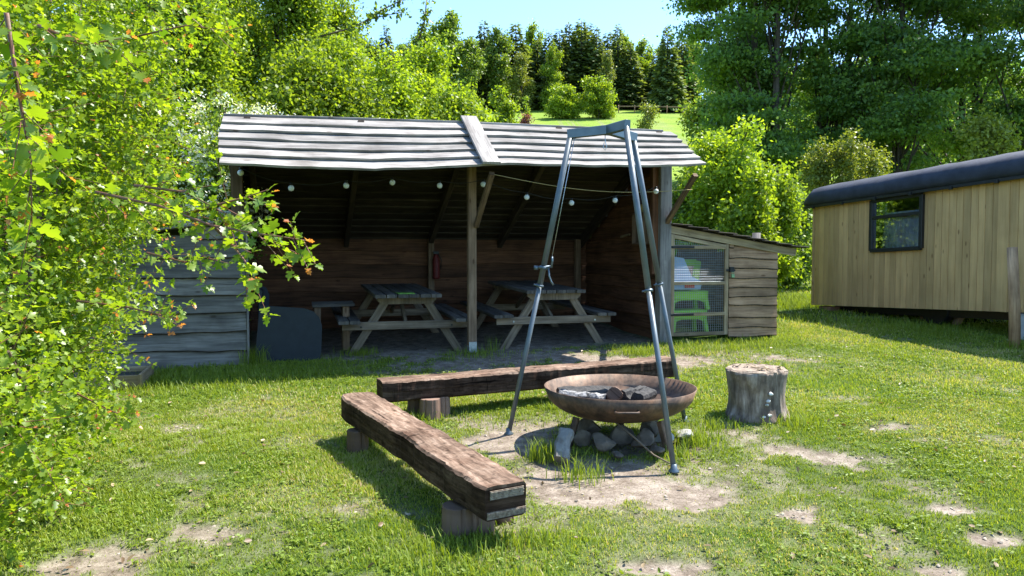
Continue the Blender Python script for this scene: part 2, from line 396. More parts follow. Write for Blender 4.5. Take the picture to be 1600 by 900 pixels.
    def build(s, name, mat, parent=None, smooth=None):
        me = bpy.data.meshes.new(name); me.from_pydata(s.v, [], s.f); me.validate(verbose=False)
        if len(me.polygons) == len(s.f):
            uvl = me.uv_layers.new(name='UVMap'); uvl.data.foreach_set('uv', np.array(s.uv, dtype=np.float32).ravel())
            at_ = me.attributes.new('tint', 'FLOAT', 'FACE'); at_.data.foreach_set('value', np.array(s.t, dtype=np.float32))
            me.polygons.foreach_set('use_smooth', np.array(s.sm, dtype=bool))
        me.materials.append(M[mat]); me.update()
        o = bpy.data.objects.new(name, me); COL.objects.link(o)
        if parent is not None: adopt(o, parent)
        return o

def fastmesh(name, V, faces, mat, tint=None, smooth=False):
    """V (N,3); faces list of int arrays with equal row width per array"""
    me = bpy.data.meshes.new(name); me.vertices.add(len(V)); me.vertices.foreach_set('co', V.astype(np.float32).ravel())
    tot = sum(f.size for f in faces); npoly = sum(len(f) for f in faces)
    me.loops.add(tot); me.polygons.add(npoly)
    me.loops.foreach_set('vertex_index', np.concatenate([f.ravel() for f in faces]).astype(np.int32))
    ln = np.concatenate([np.full(len(f), f.shape[1]) for f in faces]); st = np.concatenate([[0], np.cumsum(ln)[:-1]])
    me.polygons.foreach_set('loop_start', st.astype(np.int32)); me.polygons.foreach_set('loop_total', ln.astype(np.int32))
    if smooth: me.polygons.foreach_set('use_smooth', np.ones(npoly, dtype=bool))
    me.update(calc_edges=True)
    if tint is not None:
        a = me.attributes.new('tint', 'FLOAT', 'POINT'); a.data.foreach_set('value', tint.astype(np.float32))
    me.materials.append(M[mat])
    return me
def unit(a): return a/np.maximum(np.linalg.norm(a, axis=1, keepdims=True), 1e-9)
def leafset(P, X, N, S, T, tmpl, faces):
    X = unit(X); Yv = unit(np.cross(N, X)); Nv = np.cross(X, Yv)
    tm = np.array(tmpl)
    V = P[:, None, :]+S[:, None, None]*(tm[None, :, 0:1]*X[:, None, :]+tm[None, :, 1:2]*Yv[:, None, :]+tm[None, :, 2:3]*Nv[:, None, :])
    k = len(tm); n = len(P); base = (np.arange(n)*k)[:, None]
    fs = [np.array([f])+base for f in faces]
    return V.reshape(-1, 3), fs, np.repeat(T, k)
def merge(parts):
    Vs = []; groups = {}; Ts = []; off = 0
    for V, fs, T in parts:
        Vs.append(V); Ts.append(T)
        for f in fs: groups.setdefault(f.shape[1], []).append(f+off)
        off += len(V)
    return np.concatenate(Vs), [np.concatenate(g) for g in groups.values()], np.concatenate(Ts)
# leaf outlines, stem at the origin along +x
LQ = [(0, 0, 0), (.45, .33, .06), (1, 0, 0), (.45, -.33, .06)]; LQF = [(0, 1, 2), (0, 2, 3)]
LQF = [(0, 3, 2, 1)]
LF = [(0, 0, 0), (.3, .27, .07), (.7, .22, .06), (1, 0, -.04), (.7, -.22, .06), (.3, -.27, .07)]; LFF = [(0, 3, 2, 1), (0, 5, 4, 3)]
HL = [(0, 0, 0), (.22, .06, .01), (.24, .34, .08), (.42, .40, .09), (.46, .15, .03), (.62, .34, .07), (.76, .28, .05), (.78, .12, .02), (1, .05, -.05),
      (1, -.05, -.05), (.78, -.12, .02), (.76, -.28, .05), (.62, -.34, .07), (.46, -.15, .03), (.42, -.40, .09), (.24, -.34, .08), (.22, -.06, .01)]
HLF = [(1, 4, 3, 2), (4, 7, 6, 5), (7, 10, 9, 8), (1, 16, 13, 4), (4, 13, 10, 7), (16, 15, 14, 13), (13, 12, 11, 10), (0, 16, 1)]
HM = [(0, 0, 0), (.3, .42, .08), (.48, .16, .03), (.75, .32, .06), (1, 0, -.05), (.75, -.32, .06), (.48, -.16, .03), (.3, -.42, .08)]
HMF = [(0, 2, 1), (2, 4, 3), (4, 6, 5), (6, 0, 7), (0, 6, 4, 2)]

def clump_leaves(centers, per, spread, flat, size, outward=None, up=.55, tmpl=LF, faces=LFF, tlo=0, thi=.85, rng=RNG):
    n = len(centers)*per
    C = np.repeat(centers, per, axis=0)
    off = rng.normal(size=(n, 3))*spread; off[:, 2] *= flat
    P = C+off
    N = rng.normal(size=(n, 3))*.75; N[:, 2] += up*1.3
    if outward is not None: N += np.repeat(outward, per, axis=0)*.5
    X = rng.normal(size=(n, 3)); X[:, 2] -= .35
    ct = np.repeat(rng.random(len(centers)), per)
    T = tlo+(thi-tlo)*np.clip(.5*ct+.5*rng.random(n), 0, 1)
    return leafset(P, X, unit(N), size*rng.uniform(.6, 1.25, n), T, tmpl, faces)
def lobes_centers(lobes, n, shell=.35, rng=RNG):
    w = np.array([l[3]*l[4]*l[5] for l in lobes])**(2/3); w = w/w.sum()
    idx = rng.choice(len(lobes), n, p=w); L = np.array(lobes)[idx]
    d = unit(rng.normal(size=(n, 3))); r = rng.random(n)**shell
    return L[:, :3]+d*L[:, 3:6]*r[:, None]*(.9+.22*rng.random((n, 1))), d
def make_tree(name, lab, cat, x, y, h, rad, mat, n_clump, per, spread, size, flat=.7, base=.25, nlobe=9, group=None, trunk_r=None, shell=.35, thi=.85, bark='bark', lean=0, seed=0, extra=None, trunks=1, zbase=None, lobeflat=1.0, shoots=12):
    rg = random.Random(seed); rng = np.random.default_rng(seed+100)
    z0 = G(x, y) if zbase is None else zbase
    root = thing(name, (x, y, z0), lab, cat, group)
    lobes = []
    for i in range(nlobe):
        q = (i+.5)/nlobe; zz = h*(base+(1-base)*q*.93)
        prof = math.sin(math.pi*min(1, .18+.78*q))**.7
        a = rg.uniform(0, 6.28); rr = rad*prof*rg.uniform(.2, .65)
        lr = rad*rg.uniform(.28, .52)*(.6+.4*prof)
        lobes.append((x+rr*math.cos(a), y+rr*math.sin(a), z0+min(zz, h-lr*.7), lr, lr, lr*rg.uniform(.6, .95)*lobeflat))
    if extra: lobes += extra
    for i in range(shoots):
        a = rg.uniform(0, 6.28); rr = rad*rg.uniform(.1, .95); b_ = lobes[rg.randrange(len(lobes))]
        lobes.append((b_[0]+math.cos(a)*b_[3]*.7, b_[1]+math.sin(a)*b_[3]*.7, b_[2]+b_[5]*.9, rad*.10, rad*.10, rg.uniform(.12, .26)*rad+.15))
    C, D = lobes_centers(lobes, n_clump, shell, rng)
    C = C[C[:, 2] > z0+.15]; D = D[:len(C)]
    V, fs, T = clump_leaves(C, per, spread, flat, size, D, rng=rng, thi=thi, tmpl=LQ if size > .05 else LF, faces=LQF if size > .05 else LFF)
    cr = bpy.data.objects.new('crown', fastmesh('crown', V, fs, mat, T)); COL.objects.link(cr); adopt(cr, root)
    tr = trunk_r or max(.03, h*.014)
    mb = MB()
    for k in range(trunks):
        ox, oy = (rg.uniform(-.5, .5)*rad*.5, rg.uniform(-.3, .3)*rad*.5) if trunks > 1 else (0, 0)
        pts = []; rs = []
        for i in range(7):
            q = i/6; pts.append((x+ox+lean*h*q*q+rg.uniform(-.03, .03)*h*.3*q, y+oy+rg.uniform(-.02, .02)*h*q, z0-.1+h*.9*q)); rs.append(tr*(1.25-1.15*q))
        mb.tube(pts, rs, 7)
    for l in lobes:
        q0 = max(.12, min(.85, (l[2]-z0)/h-.22)); i0 = q0*6; i = int(i0); f = i0-i
        s = Vector(pts[i]).lerp(Vector(pts[min(6, i+1)]), f); e = Vector(l[:3])+Vector((0, 0, l[5]*.3))
        mid = s.lerp(e, .5)+Vector((0, 0, -.05*h*.3))
        mb.tube([s, mid, e], [tr*.42*(1.1-q0), tr*.28*(1.1-q0), tr*.1], 5)
        for k in range(5):
            dd = Vector((rg.gauss(0, 1), rg.gauss(0, 1), rg.gauss(.3, .7))).normalized()
            mb.tube([mid.lerp(e, .5), e+dd*l[3]*.45, e+dd*l[3]*.9], [tr*.12, tr*.08, tr*.03], 4)
    mb.build('trunk', bark, root)
    return root

# ------------------------------------------------------------------ bare earth mask
PATCH = [(940, 745, 185, 50, 1.0), (1040, 768, 125, 32, 1), (800, 690, 105, 26, 1), (765, 668, 85, 17, .9), (1055, 885, 75, 28, 1), (1243, 802, 34, 13, 1.0), (1478, 797, 50, 13, 1.0), (1560, 843, 50, 10, 1.0),
         (1480, 890, 48, 11, 1.0), (1262, 708, 62, 15, .95), (1190, 735, 60, 22, .6), (1400, 668, 30, 6, .9), (1370, 715, 45, 6, .6), (150, 880, 65, 26, .95), (330, 840, 65, 22, .9), (530, 795, 55, 12, .75), (640, 806, 30, 8, .7),
         (290, 668, 45, 7, .7), (430, 775, 60, 14, .4), (400, 640, 70, 10, .5), (470, 685, 60, 12, .45), (830, 558, 300, 16, 1.0), (690, 575, 150, 10, .8), (1130, 672, 55, 14, .85), (1200, 655, 30, 8, .7), (860, 820, 60, 14, .6), (1460, 690, 30, 5, .5), (960, 690, 130, 25, .9), (1290, 760, 50, 8, .5), (250, 745, 60, 10, .4)]
PG = []
for px, py, rx, ry, w in PATCH:
    c = at(px, py); D = c.y; PG.append((c.x, c.y, rx/F*D, ry*D*D/(F*CAMZ), w if rx < 100 else w+.001))
PO = Vector((-3.04, 8.21, 0)); U = Vector((.96, .2815, 0)).normalized(); BK = Vector((-U.y, U.x, 0)); FRONT = -BK
def bare(x, y):
    m = np.zeros_like(x)
    nn = fbm(x*2.7, y*2.7, 5)-.5; n2 = fbm(x*9, y*9, 4)-.5
    for cx, cy, rx, ry, w in PG:
        d = np.sqrt(((x-cx)/rx)**2+((y-cy)/ry)**2); k_ = .35 if (rx > .4 and cy < 7 and w > 1) else 1.0; d1 = d+(nn*2.0+n2*2.2)*k_
        w = min(w, 1.0); m = np.maximum(m, w*np.clip((1.2-d1)/.5, 0, 1)); m = np.maximum(m, np.minimum(.42, .5*w)*np.clip((2.3-d-nn*2-n2*2)/1.2, 0, 1))
    sp = fbm(x*1.7+9, y*1.7+4, 5)+(fbm(x*14, y*14, 3)-.5)*.5; m = np.maximum(m, np.clip((sp-.60)*3.2, 0, .6))
    # inside the shelter
    a = (x-PO.x)*U.x+(y-PO.y)*U.y; b = (x-PO.x)*BK.x+(y-PO.y)*BK.y
    ins = np.clip((b+.12+nn*.7)/.25, 0, 1)*np.clip((a+.1)/.2, 0, 1)*np.clip((5.3-a)/.2, 0, 1)*np.clip((2.9-b)/.2, 0, 1)
    m = np.maximum(m, ins)
    return np.clip(m, 0, 1)
def microz(x, y):
    near = np.clip((24-np.hypot(x, y))/10, 0, 1)
    b = bare(x, y)
    return near*((fbm(x*1.3, y*1.3, 3)-.5)*.05+(fbm(x*9, y*9, 3)-.5)*.018-.018*b)

# ------------------------------------------------------------------ ground sheet
def axis(lo, hi, n0, n1, step, far0, far1, k):
    mid = np.arange(n0, n1+1e-6, step)
    l = n0-np.geomspace(step, n0-far0, k)[::1]; r = n1+np.geomspace(step, far1-n1, k)
    return np.concatenate([l[::-1], mid, r])
gx = axis(0, 0, -5.5, 9.5, .05, -400, 400, 60); gy = axis(0, 0, 2.4, 14.0, .05, -60, 500, 70)
XX, YY = np.meshgrid(gx, gy, indexing='ij')
BB = bare(XX, YY); ZZ = gz(XX, YY)+microz(XX, YY)
nx, ny = XX.shape; V = np.stack([XX.ravel(), YY.ravel(), ZZ.ravel()], 1)
ii = np.arange(nx*ny).reshape(nx, ny); Q = np.stack([ii[:-1, :-1], ii[1:, :-1], ii[1:, 1:], ii[:-1, 1:]], -1).reshape(-1, 4)
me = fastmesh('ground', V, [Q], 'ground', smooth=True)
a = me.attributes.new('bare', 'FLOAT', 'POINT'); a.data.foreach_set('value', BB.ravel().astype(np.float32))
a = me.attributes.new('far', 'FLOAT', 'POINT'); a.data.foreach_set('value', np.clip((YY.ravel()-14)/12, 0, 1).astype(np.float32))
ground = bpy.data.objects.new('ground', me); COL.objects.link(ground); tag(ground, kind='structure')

# ------------------------------------------------------------------ grass
def grass_blades(n, ymin, ymax, hgt, wid, seed, dens=None, tlo=0, thi=.8, upr=.55):
    rg = np.random.default_rng(seed)
    # uniform over the visible wedge
    y = np.sqrt(rg.uniform(ymin**2, ymax**2, n)); x = (rg.random(n)*2-1)*(y*.72+1.7)
    b = bare(x, y); keep = rg.random(n) > b*.975
    if dens is not None: keep &= rg.random(n) < dens(x, y)
    x = x[keep]; y = y[keep]; b = b[keep]; n = len(x)
    z = gz(x, y)+microz(x, y)-.004
    lush = fbm(x*1.1+5, y*1.1+9, 4); fine = fbm(x*6, y*6, 3)
    h = hgt*rg.uniform(.5, 1.35, n)*(.55+.9*lush)*(1-.5*b)*(.6+.8*fine)
    ang = rg.uniform(0, 6.283, n); lean = rg.uniform(.15, 1.3, n)*upr*h*1.3
    dx, dy = np.cos(ang), np.sin(ang); sx, sy = -dy, dx
    w = wid*rg.uniform(.6, 1.3, n)
    p0 = np.stack([x, y, z], 1); s = np.stack([sx, sy, 0*sx], 1)*w[:, None]; l = np.stack([dx, dy, 0*dx], 1)*lean[:, None]
    up = np.stack([0*x, 0*x, h], 1)
    V = np.stack([p0-s*.5, p0+s*.5, p0+up*.6+l*.35+s*.42, p0+up*.6+l*.35-s*.42, p0+up+l], 1).reshape(-1, 3)
    base = (np.arange(n)*5)[:, None]
    dry = fbm(x*.9+40, y*.9+3, 4)
    T = tlo+(thi-tlo)*np.clip(.35*rg.random(n)+.9*(lush-.15)+.1, 0, 1)
    straw = rg.random(n) < np.clip((dry-.46)*2.4+b*.5, .07, .75)
    T = np.where(straw, rg.uniform(.9, 1.0, n), np.minimum(T, .86))
    return V, [np.array([[0, 1, 2, 3]])+base, np.array([[3, 2, 4]])+base], np.repeat(T, 5)
def outside(x, y):
    a = (x-PO.x)*U.x+(y-PO.y)*U.y; b = (x-PO.x)*BK.x+(y-PO.y)*BK.y
    return 1.0*~((b > .0) & (b < 3.0) & (a > -1.5) & (a < 7.0))
parts = [grass_blades(640000, 2.6, 6.5, .024, .0045, 1, outside), grass_blades(380000, 6.3, 11.5, .030, .007, 2, outside), grass_blades(140000, 11, 24, .05, .014, 3, outside)]
# long tufts at chosen spots
def tuft(cx, cy, r, n, h, seed):
    rg = np.random.default_rng(seed); x = cx+rg.normal(size=n)*r; y = cy+rg.normal(size=n)*r*.8
    z = gz(x, y)-.01; ang = rg.uniform(0, 6.28, n); hh = h*rg.uniform(.4, 1.15, n); lean = hh*rg.uniform(.1, .8, n)
    dx, dy = np.cos(ang), np.sin(ang); w = .006*rg.uniform(.6, 1.3, n)
    p0 = np.stack([x, y, z], 1); s = np.stack([-dy, dx, 0*dx], 1)*w[:, None]; l = np.stack([dx, dy, 0*dx], 1)*lean[:, None]; up = np.stack([0*x, 0*x, hh], 1)
    V = np.stack([p0-s*.5, p0+s*.5, p0+up*.6+l*.3+s*.4, p0+up*.6+l*.3-s*.4, p0+up*.95+l], 1).reshape(-1, 3)
    base = (np.arange(n)*5)[:, None]
    return V, [np.array([[0, 1, 2, 3]])+base, np.array([[3, 2, 4]])+base], np.repeat(rg.uniform(.1, .7, n), 5)
k = 0
for px, py, r, n, h in [(1085, 692, .10, 420, .12), (1112, 668, .10, 300, .09), (1060, 712, .06, 150, .08), (850, 715, .07, 220, .15), (905, 745, .08, 160, .13), (820, 848, .08, 220, .10), (745, 845, .10, 250, .07), (650, 655, .12, 250, .09), (760, 650, .25, 500, .06),
                        (560, 553, .12, 260, .10), (740, 553, .2, 420, .075), (770, 546, .05, 30, .2), (330, 585, .6, 3500, .085), (230, 600, .3, 1400, .10), (450, 578, .4, 2000, .075), (600, 830, .25, 300, .06), (1000, 552, .15, 500, .11), (1085, 545, .3, 1100, .1), (1180, 538, .3, 900, .09),
                        (1235, 480, .4, 1200, .2), (1240, 470, .5, 1500, .22), (1245, 660, .15, 400, .1), (700, 880, .2, 500, .1), (575, 690, .1, 200, .1), (1300, 500, .5, 900, .12), (1400, 512, .5, 900, .12), (1500, 520, .5, 900, .12), (1590, 545, .12, 250, .14), (395, 570, .08, 200, .25), (870, 640, .1, 150, .1)]:
    c = at(px, py); parts.append(tuft(c.x, c.y, r, n, h, 50+k)); k += 1
def weeds(n, seed):
    rg = np.random.default_rng(seed); y = np.sqrt(rg.uniform(2.7**2, 9.5**2, n)); x = (rg.random(n)*2-1)*(y*.72+.2)
    m_ = fbm(x*1.9+50, y*1.9+8, 4)+.25*rg.random(n); keep = (m_ > .60) & (rg.random(n) > bare(x, y)) & (outside(x, y) > 0); x = x[keep]; y = y[keep]; n = len(x)
    k = 4; x = np.repeat(x, k)+rg.normal(size=n*k)*.012; y = np.repeat(y, k)+rg.normal(size=n*k)*.012; n = n*k
    P = np.stack([x, y, gz(x, y)+microz(x, y)+rg.uniform(.006, .028, n)], 1); N = rg.normal(size=(n, 3))*.35; N[:, 2] += 1
    return leafset(P, rg.normal(size=(n, 3))*np.array([1, 1, .2]), unit(N), rg.uniform(.012, .028, n), rg.uniform(.0, .5, n), LF, LFF)
parts.append(weeds(26000, 31))
V, fs, T = merge(parts)
grass = bpy.data.objects.new('grass', fastmesh('grass', V, fs, 'grass', T)); COL.objects.link(grass)
tag(grass, 'short patchy green lawn grass with dry straw tufts', 'grass', kind='stuff')

# loose pebbles and clods on the bare soil
rg = np.random.default_rng(5); mb = MB(); cnt = 0
while cnt < 150:
    i = rg.integers(0, len(PG)); cx, cy, rx, ry, w = PG[i]
    x = cx+rg.normal()*rx*.5; y = cy+rg.normal()*ry*.5
    if bare(np.array([x]), np.array([y]))[0] < .5: continue
    s = float(rg.uniform(.006, .02)); mb.rock((x, y, G(x, y)+float(microz(np.array([x]), np.array([y]))[0])+s*.2), (s, s*.8, s*.55), cnt, 1); cnt += 1
tag(mb.build('pebbles', 'soilstone'), 'small pebbles and clods scattered over the bare soil', 'pebbles', kind='stuff')

rg = np.random.default_rng(44); n = 700; y = np.sqrt(rg.uniform(2.8**2, 10**2, n)); x = (rg.random(n)*2-1)*(y*.72+.2)
P = np.stack([x, y, gz(x, y)+microz(x, y)+.012+rg.random(n)*.012], 1); N = rg.normal(size=(n, 3))*.5; N[:, 2] += 1
V, fs, T = leafset(P, rg.normal(size=(n, 3))*np.array([1, 1, .25]), unit(N), rg.uniform(.02, .05, n), rg.random(n)*.8, LF, LFF)
o = bpy.data.objects.new('dead_leaves', fastmesh('dead_leaves', V, fs, 'litter', T)); COL.objects.link(o); tag(o, 'scattered dry brown leaves lying in the lawn', 'dead leaves', kind='stuff')
# ------------------------------------------------------------------ shelter
def S(a, b, z=None, h=0.0):
    p = PO+U*a+BK*b
    return Vector((p.x, p.y, G(p.x, p.y)+h if z is None else z))
W = 5.22; DEP = 2.70
def interp(x, xs, ys): return float(np.interp(x, xs, ys))
def ridge_z(a): return interp(a, [-.2, 2.7, 5.4], [3.06, 3.12, 3.14])
def eave_z(a): return interp(a, [-.2, .6, 1.4, 2.0, 2.6, 2.9, 3.8, 4.6, 5.4], [2.44, 2.425, 2.43, 2.465, 2.515, 2.535, 2.535, 2.565, 2.615])
BACKZ = 1.80; EB = -.85; RB = 0.0
def roof_front(a, q): # q 0 ridge .. 1 eave
    return S(a, RB+(EB-RB)*q, ridge_z(a)+(eave_z(a)-ridge_z(a))*q)
sh = thing('open_shelter', S(0, 0), 'open timber shelter with grey plank roof covering two picnic tables', 'shelter')
mb = MB()
nC = 6; expo = 1/nC
for (a0, a1) in ((-.12, 2.72), (2.66, 5.32)):
    for i in range(nC):
        jitter = random.uniform(-.03, .04) if a0 < 0 else random.uniform(-.03, .02)
        aa0 = a0+(jitter if a0 < 0 else 0); aa1 = a1+(jitter if a0 > 0 else 0)
        if i == 0 and a0 > 0: aa1 -= .02
        n = 26; rings = []; us = []
        wl = Wob(.005, 3); wt = Wob(.004, 4); gap = random.uniform(-.003, .006)
        for j in range(n+1):
            a_ = aa0+(aa1-aa0)*j/n
            pt = roof_front(a_, i*expo); pb = roof_front(a_, (i+1)*expo+.02)
            dn = (pb-pt).normalized(); nrm = U.cross(dn).normalized()
            if nrm.z < 0: nrm = -nrm
            pt = pt-dn*.02+nrm*.004; pb = pb+dn*wl(a_)+nrm*(.034+wt(a_)+gap)
            th = .025
            rings.append([pt, pt+nrm*th*.8, pb+nrm*th, pb+dn*.002]); us.append(a_-aa0)
        mb.sweep(rings, us)
# ridge edge board
mb.beam(S(-.12, .05, ridge_z(0)+.03), S(2.7, .05, ridge_z(2.7)+.03), .16, .028, up=(0, 0, 1), n=10, wlo=Wob(.004, 3), tint=.2)
mb.beam(S(2.66, .05, ridge_z(2.7)+.025), S(5.2, .05, ridge_z(5.2)+.03), .16, .028, n=10, wlo=Wob(.004, 3), tint=.6)
mb.build('front_roof', 'roofwood', sh)
mb = MB()
pa = roof_front(2.62, -.04); pb_ = roof_front(2.66, 1.06)
dn = (pb_-pa).normalized(); nrm = U.cross(dn); nrm = nrm if nrm.z > 0 else -nrm
mb.beam(pa+nrm*.088, pb_+nrm*.088, .20, .03, up=nrm, n=8, ch=.004, wlo=Wob(.003, 5), whi=Wob(.003, 5), tint=.75)
mb.build('cover_plank', 'roofwood', sh)
# rear roof slope
def rear_z(a, b): return ridge_z(a)-.03+(BACKZ-ridge_z(a)+.03)*b/DEP
mb = MB(); nR = 17
for (a0, a1) in ((-.15, 2.68), (2.69, 5.38)):
    for i in range(nR):
        b0 = i*(DEP+.35)/nR; b1 = (i+1)*(DEP+.35)/nR+.03
        n = 8; rings = []; us = []; wl = Wob(.006, 3)
        for j in range(n+1):
            a_ = a0+(a1-a0)*j/n; wv_ = wl(a_)
            up_ = S(a_, b0, rear_z(a_, b0)+.008); lo = S(a_, b1+wv_, rear_z(a_, b1)+.032)
            rings.append([up_, lo, lo+Vector((0, 0, .022)), up_+Vector((0, 0, .022))]); us.append(a_-a0)
        mb.sweep(rings, us)
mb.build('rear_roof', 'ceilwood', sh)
for a_ in (.12, 1.35, 2.62, 3.75, 5.12):
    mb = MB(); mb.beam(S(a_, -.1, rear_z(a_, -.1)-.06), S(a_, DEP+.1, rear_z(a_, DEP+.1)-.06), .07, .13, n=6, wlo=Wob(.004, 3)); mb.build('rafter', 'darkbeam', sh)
mb = MB()
mb.beam(S(0, .02, 2.93), S(W, .02, 2.97), .09, .14, n=12); mb.build('ridge_beam', 'darkbeam', sh)
mb = MB()
mb.beam(S(-.05, EB+.16, eave_z(.2)+.06), S(2.6, EB+.16, eave_z(2.6)+.06), .05, .05, n=12, bend=lambda q: -.035*math.sin(math.pi*q))
mb.beam(S(2.6, EB+.16, eave_z(2.6)+.06), S(W+.05, EB+.16, eave_z(5.2)+.06), .05, .05, n=8); mb.build('eave_beam', 'darkbeam', sh)
# posts
mb = MB(); mb.beam(S(.0, 0, h=0), S(.0, 0, 3.0), .12, .12, up=U, n=6, wlo=Wob(.004, 3)); mb.build('post', 'postwood', sh)
mb = MB(); mb.beam(S(2.66, 0, h=.08), S(2.66, 0, 2.92), .085, .10, up=U, n=10, wlo=Wob(.003, 3), tint=.9); po = mb.build('post', 'postwood', sh)
mb = MB(); c = S(2.66, 0); mb.box(c+Vector((0, 0, .06)), (.095, .11, .13), ax=U); f_ = mb.build('post_shoe', 'galv', po)
mb = MB(); mb.beam(S(W, -.02, h=0), S(W, -.02, 2.98), .14, .16, up=U, n=8, wlo=Wob(.005, 3), whi=Wob(.004, 3), tint=.8); mb.build('post', 'greywood', sh)
mb = MB(); mb.beam(S(W-.11, .02, h=.9), S(W-.11, .02, 2.95), .09, .10, up=U, n=4); mb.build('post', 'brownwood', sh)
for a_ in (2.62, W-.18):
    mb = MB(); mb.beam(S(a_, DEP-.12, h=0), S(a_, DEP-.12, BACKZ+.02), .09, .09, up=U, n=4, tint=.9); mb.build('post', 'postwood', sh)
for a_, zt in ((2.70, 2.49), (W+.02, 2.55)):
    mb = MB(); mb.beam(S(a_, -.06, zt-.58), S(a_+.02, -.74, zt-.02), .05, .06, up=U, n=3, tint=.3); mb.build('brace', 'postwood', sh)
# walls
def wallboards(mb, fn, z0, z1, step, a0f, a1f, nrm, lap=.02, seg=10, wave=.012, th=.022, edge=None):
    z = z0
    while z < z1-.02:
        st = step*random.uniform(.88, 1.15); zt = min(z+st, z1); zm = (z+zt)/2
        a0 = a0f(zm); a1 = a1f(zm)
        if a1-a0 > .05:
            p0 = fn(a0); p1 = fn(a1); p0.z = zm; p1.z = zm
            tilt = (Vector(nrm)+Vector((0, 0, .15))).normalized()
            ax = (p1-p0).normalized(); side = ax.cross(tilt)
            kw = dict(wlo=Wob(wave, 2.6), whi=None) if side.z > 0 else dict(whi=Wob(wave, 2.6), wlo=None)
            mb.beam(p0, p1, zt-z+lap*2, th, up=tilt, n=seg, ch=.003, **kw)
            if edge is not None:
                wf_ = kw['wlo'] or kw['whi']; sd_ = side.normalized()*(-1 if side.z > 0 else 1); L_ = (p1-p0).length; rings = []; us = []
                nn_ = Vector(nrm)
                for i_ in range(seg+1):
                    x_ = L_*i_/seg; e_ = p0+ax*x_+sd_*((zt-z+lap*2)/2+wf_(x_)); hh_ = .006+.006*random.random()
                    rings.append([e_-sd_*.004-nn_*.004, e_-sd_*.006+nn_*(th*.5+.001), e_+sd_*hh_*.5+nn_*(th*.4), e_+sd_*hh_-nn_*.004]); us.append(x_)
                edge.sweep(rings, us)
        z = zt
mb = MB(); wallboards(mb, lambda a: S(a, DEP), .45, BACKZ+.05, .19, lambda z: -.05, lambda z: W+.08, FRONT, seg=16); mb.build('back_wall', 'brownwood', sh)
mb = MB()
def bmax(z): return min(DEP, max(0, (ridge_z(5)-.05-z)/((ridge_z(5)-.03-BACKZ)/DEP)))
wallboards(mb, lambda b: S(W+.03, b), .40, 2.95, .17, lambda z: .05, bmax, -U, seg=8)
mb.build('side_wall', 'brownwood', sh)
mb = MB(); wallboards(mb, lambda b: S(-.03, b), .35, 2.95, .17, lambda z: .05, bmax, U, seg=8); mb.build('side_wall', 'brownwood', sh)
# wall-mounted box on the right wall
wb = thing('wall_shelf', S(W-.08, .45, 2.1), 'small brown wooden box shelf on the inner right wall of the shelter', 'shelf')
mb = MB(); mb.box(S(W-.10, .38, 2.12), (.34, .16, .02), ax=BK); mb.box(S(W-.10, .38, 1.72), (.34, .16, .02), ax=BK)
mb.box(S(W-.10, .22, 1.92), (.02, .16, .38), ax=BK); mb.box(S(W-.10, .54, 1.92), (.02, .16, .38), ax=BK); mb.box(S(W-.03, .38, 1.92), (.30, .02, .38), ax=BK)
mb.build('shelf_box', 'postwood', wb)
tn = MB(); tn.lathe(S(W-.1, .36, 2.132), [(.0, 0), (.045, 0), (.045, .10), (.04, .11), (0, .11)], 14); tag(tn.build('tin', 'rope'), 'small yellowish tin standing on the wall shelf', 'tin')
# red bottle hanging on rear post
ex = thing('fire_extinguisher', S(2.66, DEP-.22, 1.45), 'dull red cylinder hanging on the rear post behind the left table', 'extinguisher')
mb = MB(); mb.lathe(S(2.68, DEP-.23, 1.20), [(.0, 0), (.05, .0), (.055, .03), (.055, .30), (.035, .36), (.02, .38), (0, .38)], 14); mb.build('cylinder', 'dullred', ex)
mb = MB(); mb.box(S(2.68, DEP-.23, 1.60), (.08, .03, .04), ax=U); mb.tube([S(2.70, DEP-.23, 1.60), S(2.76, DEP-.23, 1.5), S(2.75, DEP-.23, 1.35)], .008, 6); mb.build('valve', 'black', ex)
sp = MB(); sp.beam(S(W-.02, 1.25, 1.83), S(W-.02, .95, 1.86), .03, .02, up=U); tag(sp.build('wood_strip', 'palewood'), 'short pale wooden strip fixed to the inner right wall', 'strip')

# ------------------------------------------------------------------ festoon lights
fl = thing('festoon_lights', S(2.6, EB+.3, 2.4), 'string of round white bulbs under the shelter eave', 'string lights')
bp = [(376, 270), (455, 294), (541, 290), (613, 285), (687, 290), (755, 288), (823, 308), (893, 317), (961, 313), (1025, 299)]
pts = []
for px, py in bp:
    # vertical plane just inside the eave: b = -.35
    d = dist(px, py, 1.0)-Vector((0, 0, CAMZ)); O_ = PO+BK*-.30
    t = (O_-Vector((0, 0, 0))).dot(BK)/(d.dot(BK)); pts.append(Vector((0, 0, CAMZ))+d*t)
mb = MB(); path = []
for i in range(len(pts)-1):
    p0 = pts[i]+Vector((0, 0, .055)); p1 = pts[i+1]+Vector((0, 0, .055))
    for j in range(6):
        q = j/6; path.append(p0.lerp(p1, q)-Vector((0, 0, .035*math.sin(math.pi*q))))
path.append(pts[-1]+Vector((0, 0, .055))); mb.tube(path, .004, 5); mb.build('cable', 'cable', fl)
for p_ in pts:
    mb = MB(); mb.lathe(p_, [(0, -.034)]+[(.033*math.cos(a_), .033*math.sin(a_)) for a_ in np.linspace(-1.3, 1.1, 9)]+[(.012, .036), (0, .036)], 14); b_ = mb.build('bulb', 'bulb', fl)
    mb = MB(); mb.lathe(p_+Vector((0, 0, .03)), [(0, 0), (.016, 0), (.016, .028), (0, .028)], 10); s_ = mb.build('socket', 'black', fl)
mb = MB(); e0 = roof_front(2.72, 1.0)+Vector((0, 0, -.08)); e1 = dist(1056, 298, 8.9); c1 = dist(1082, 296, 8.9)
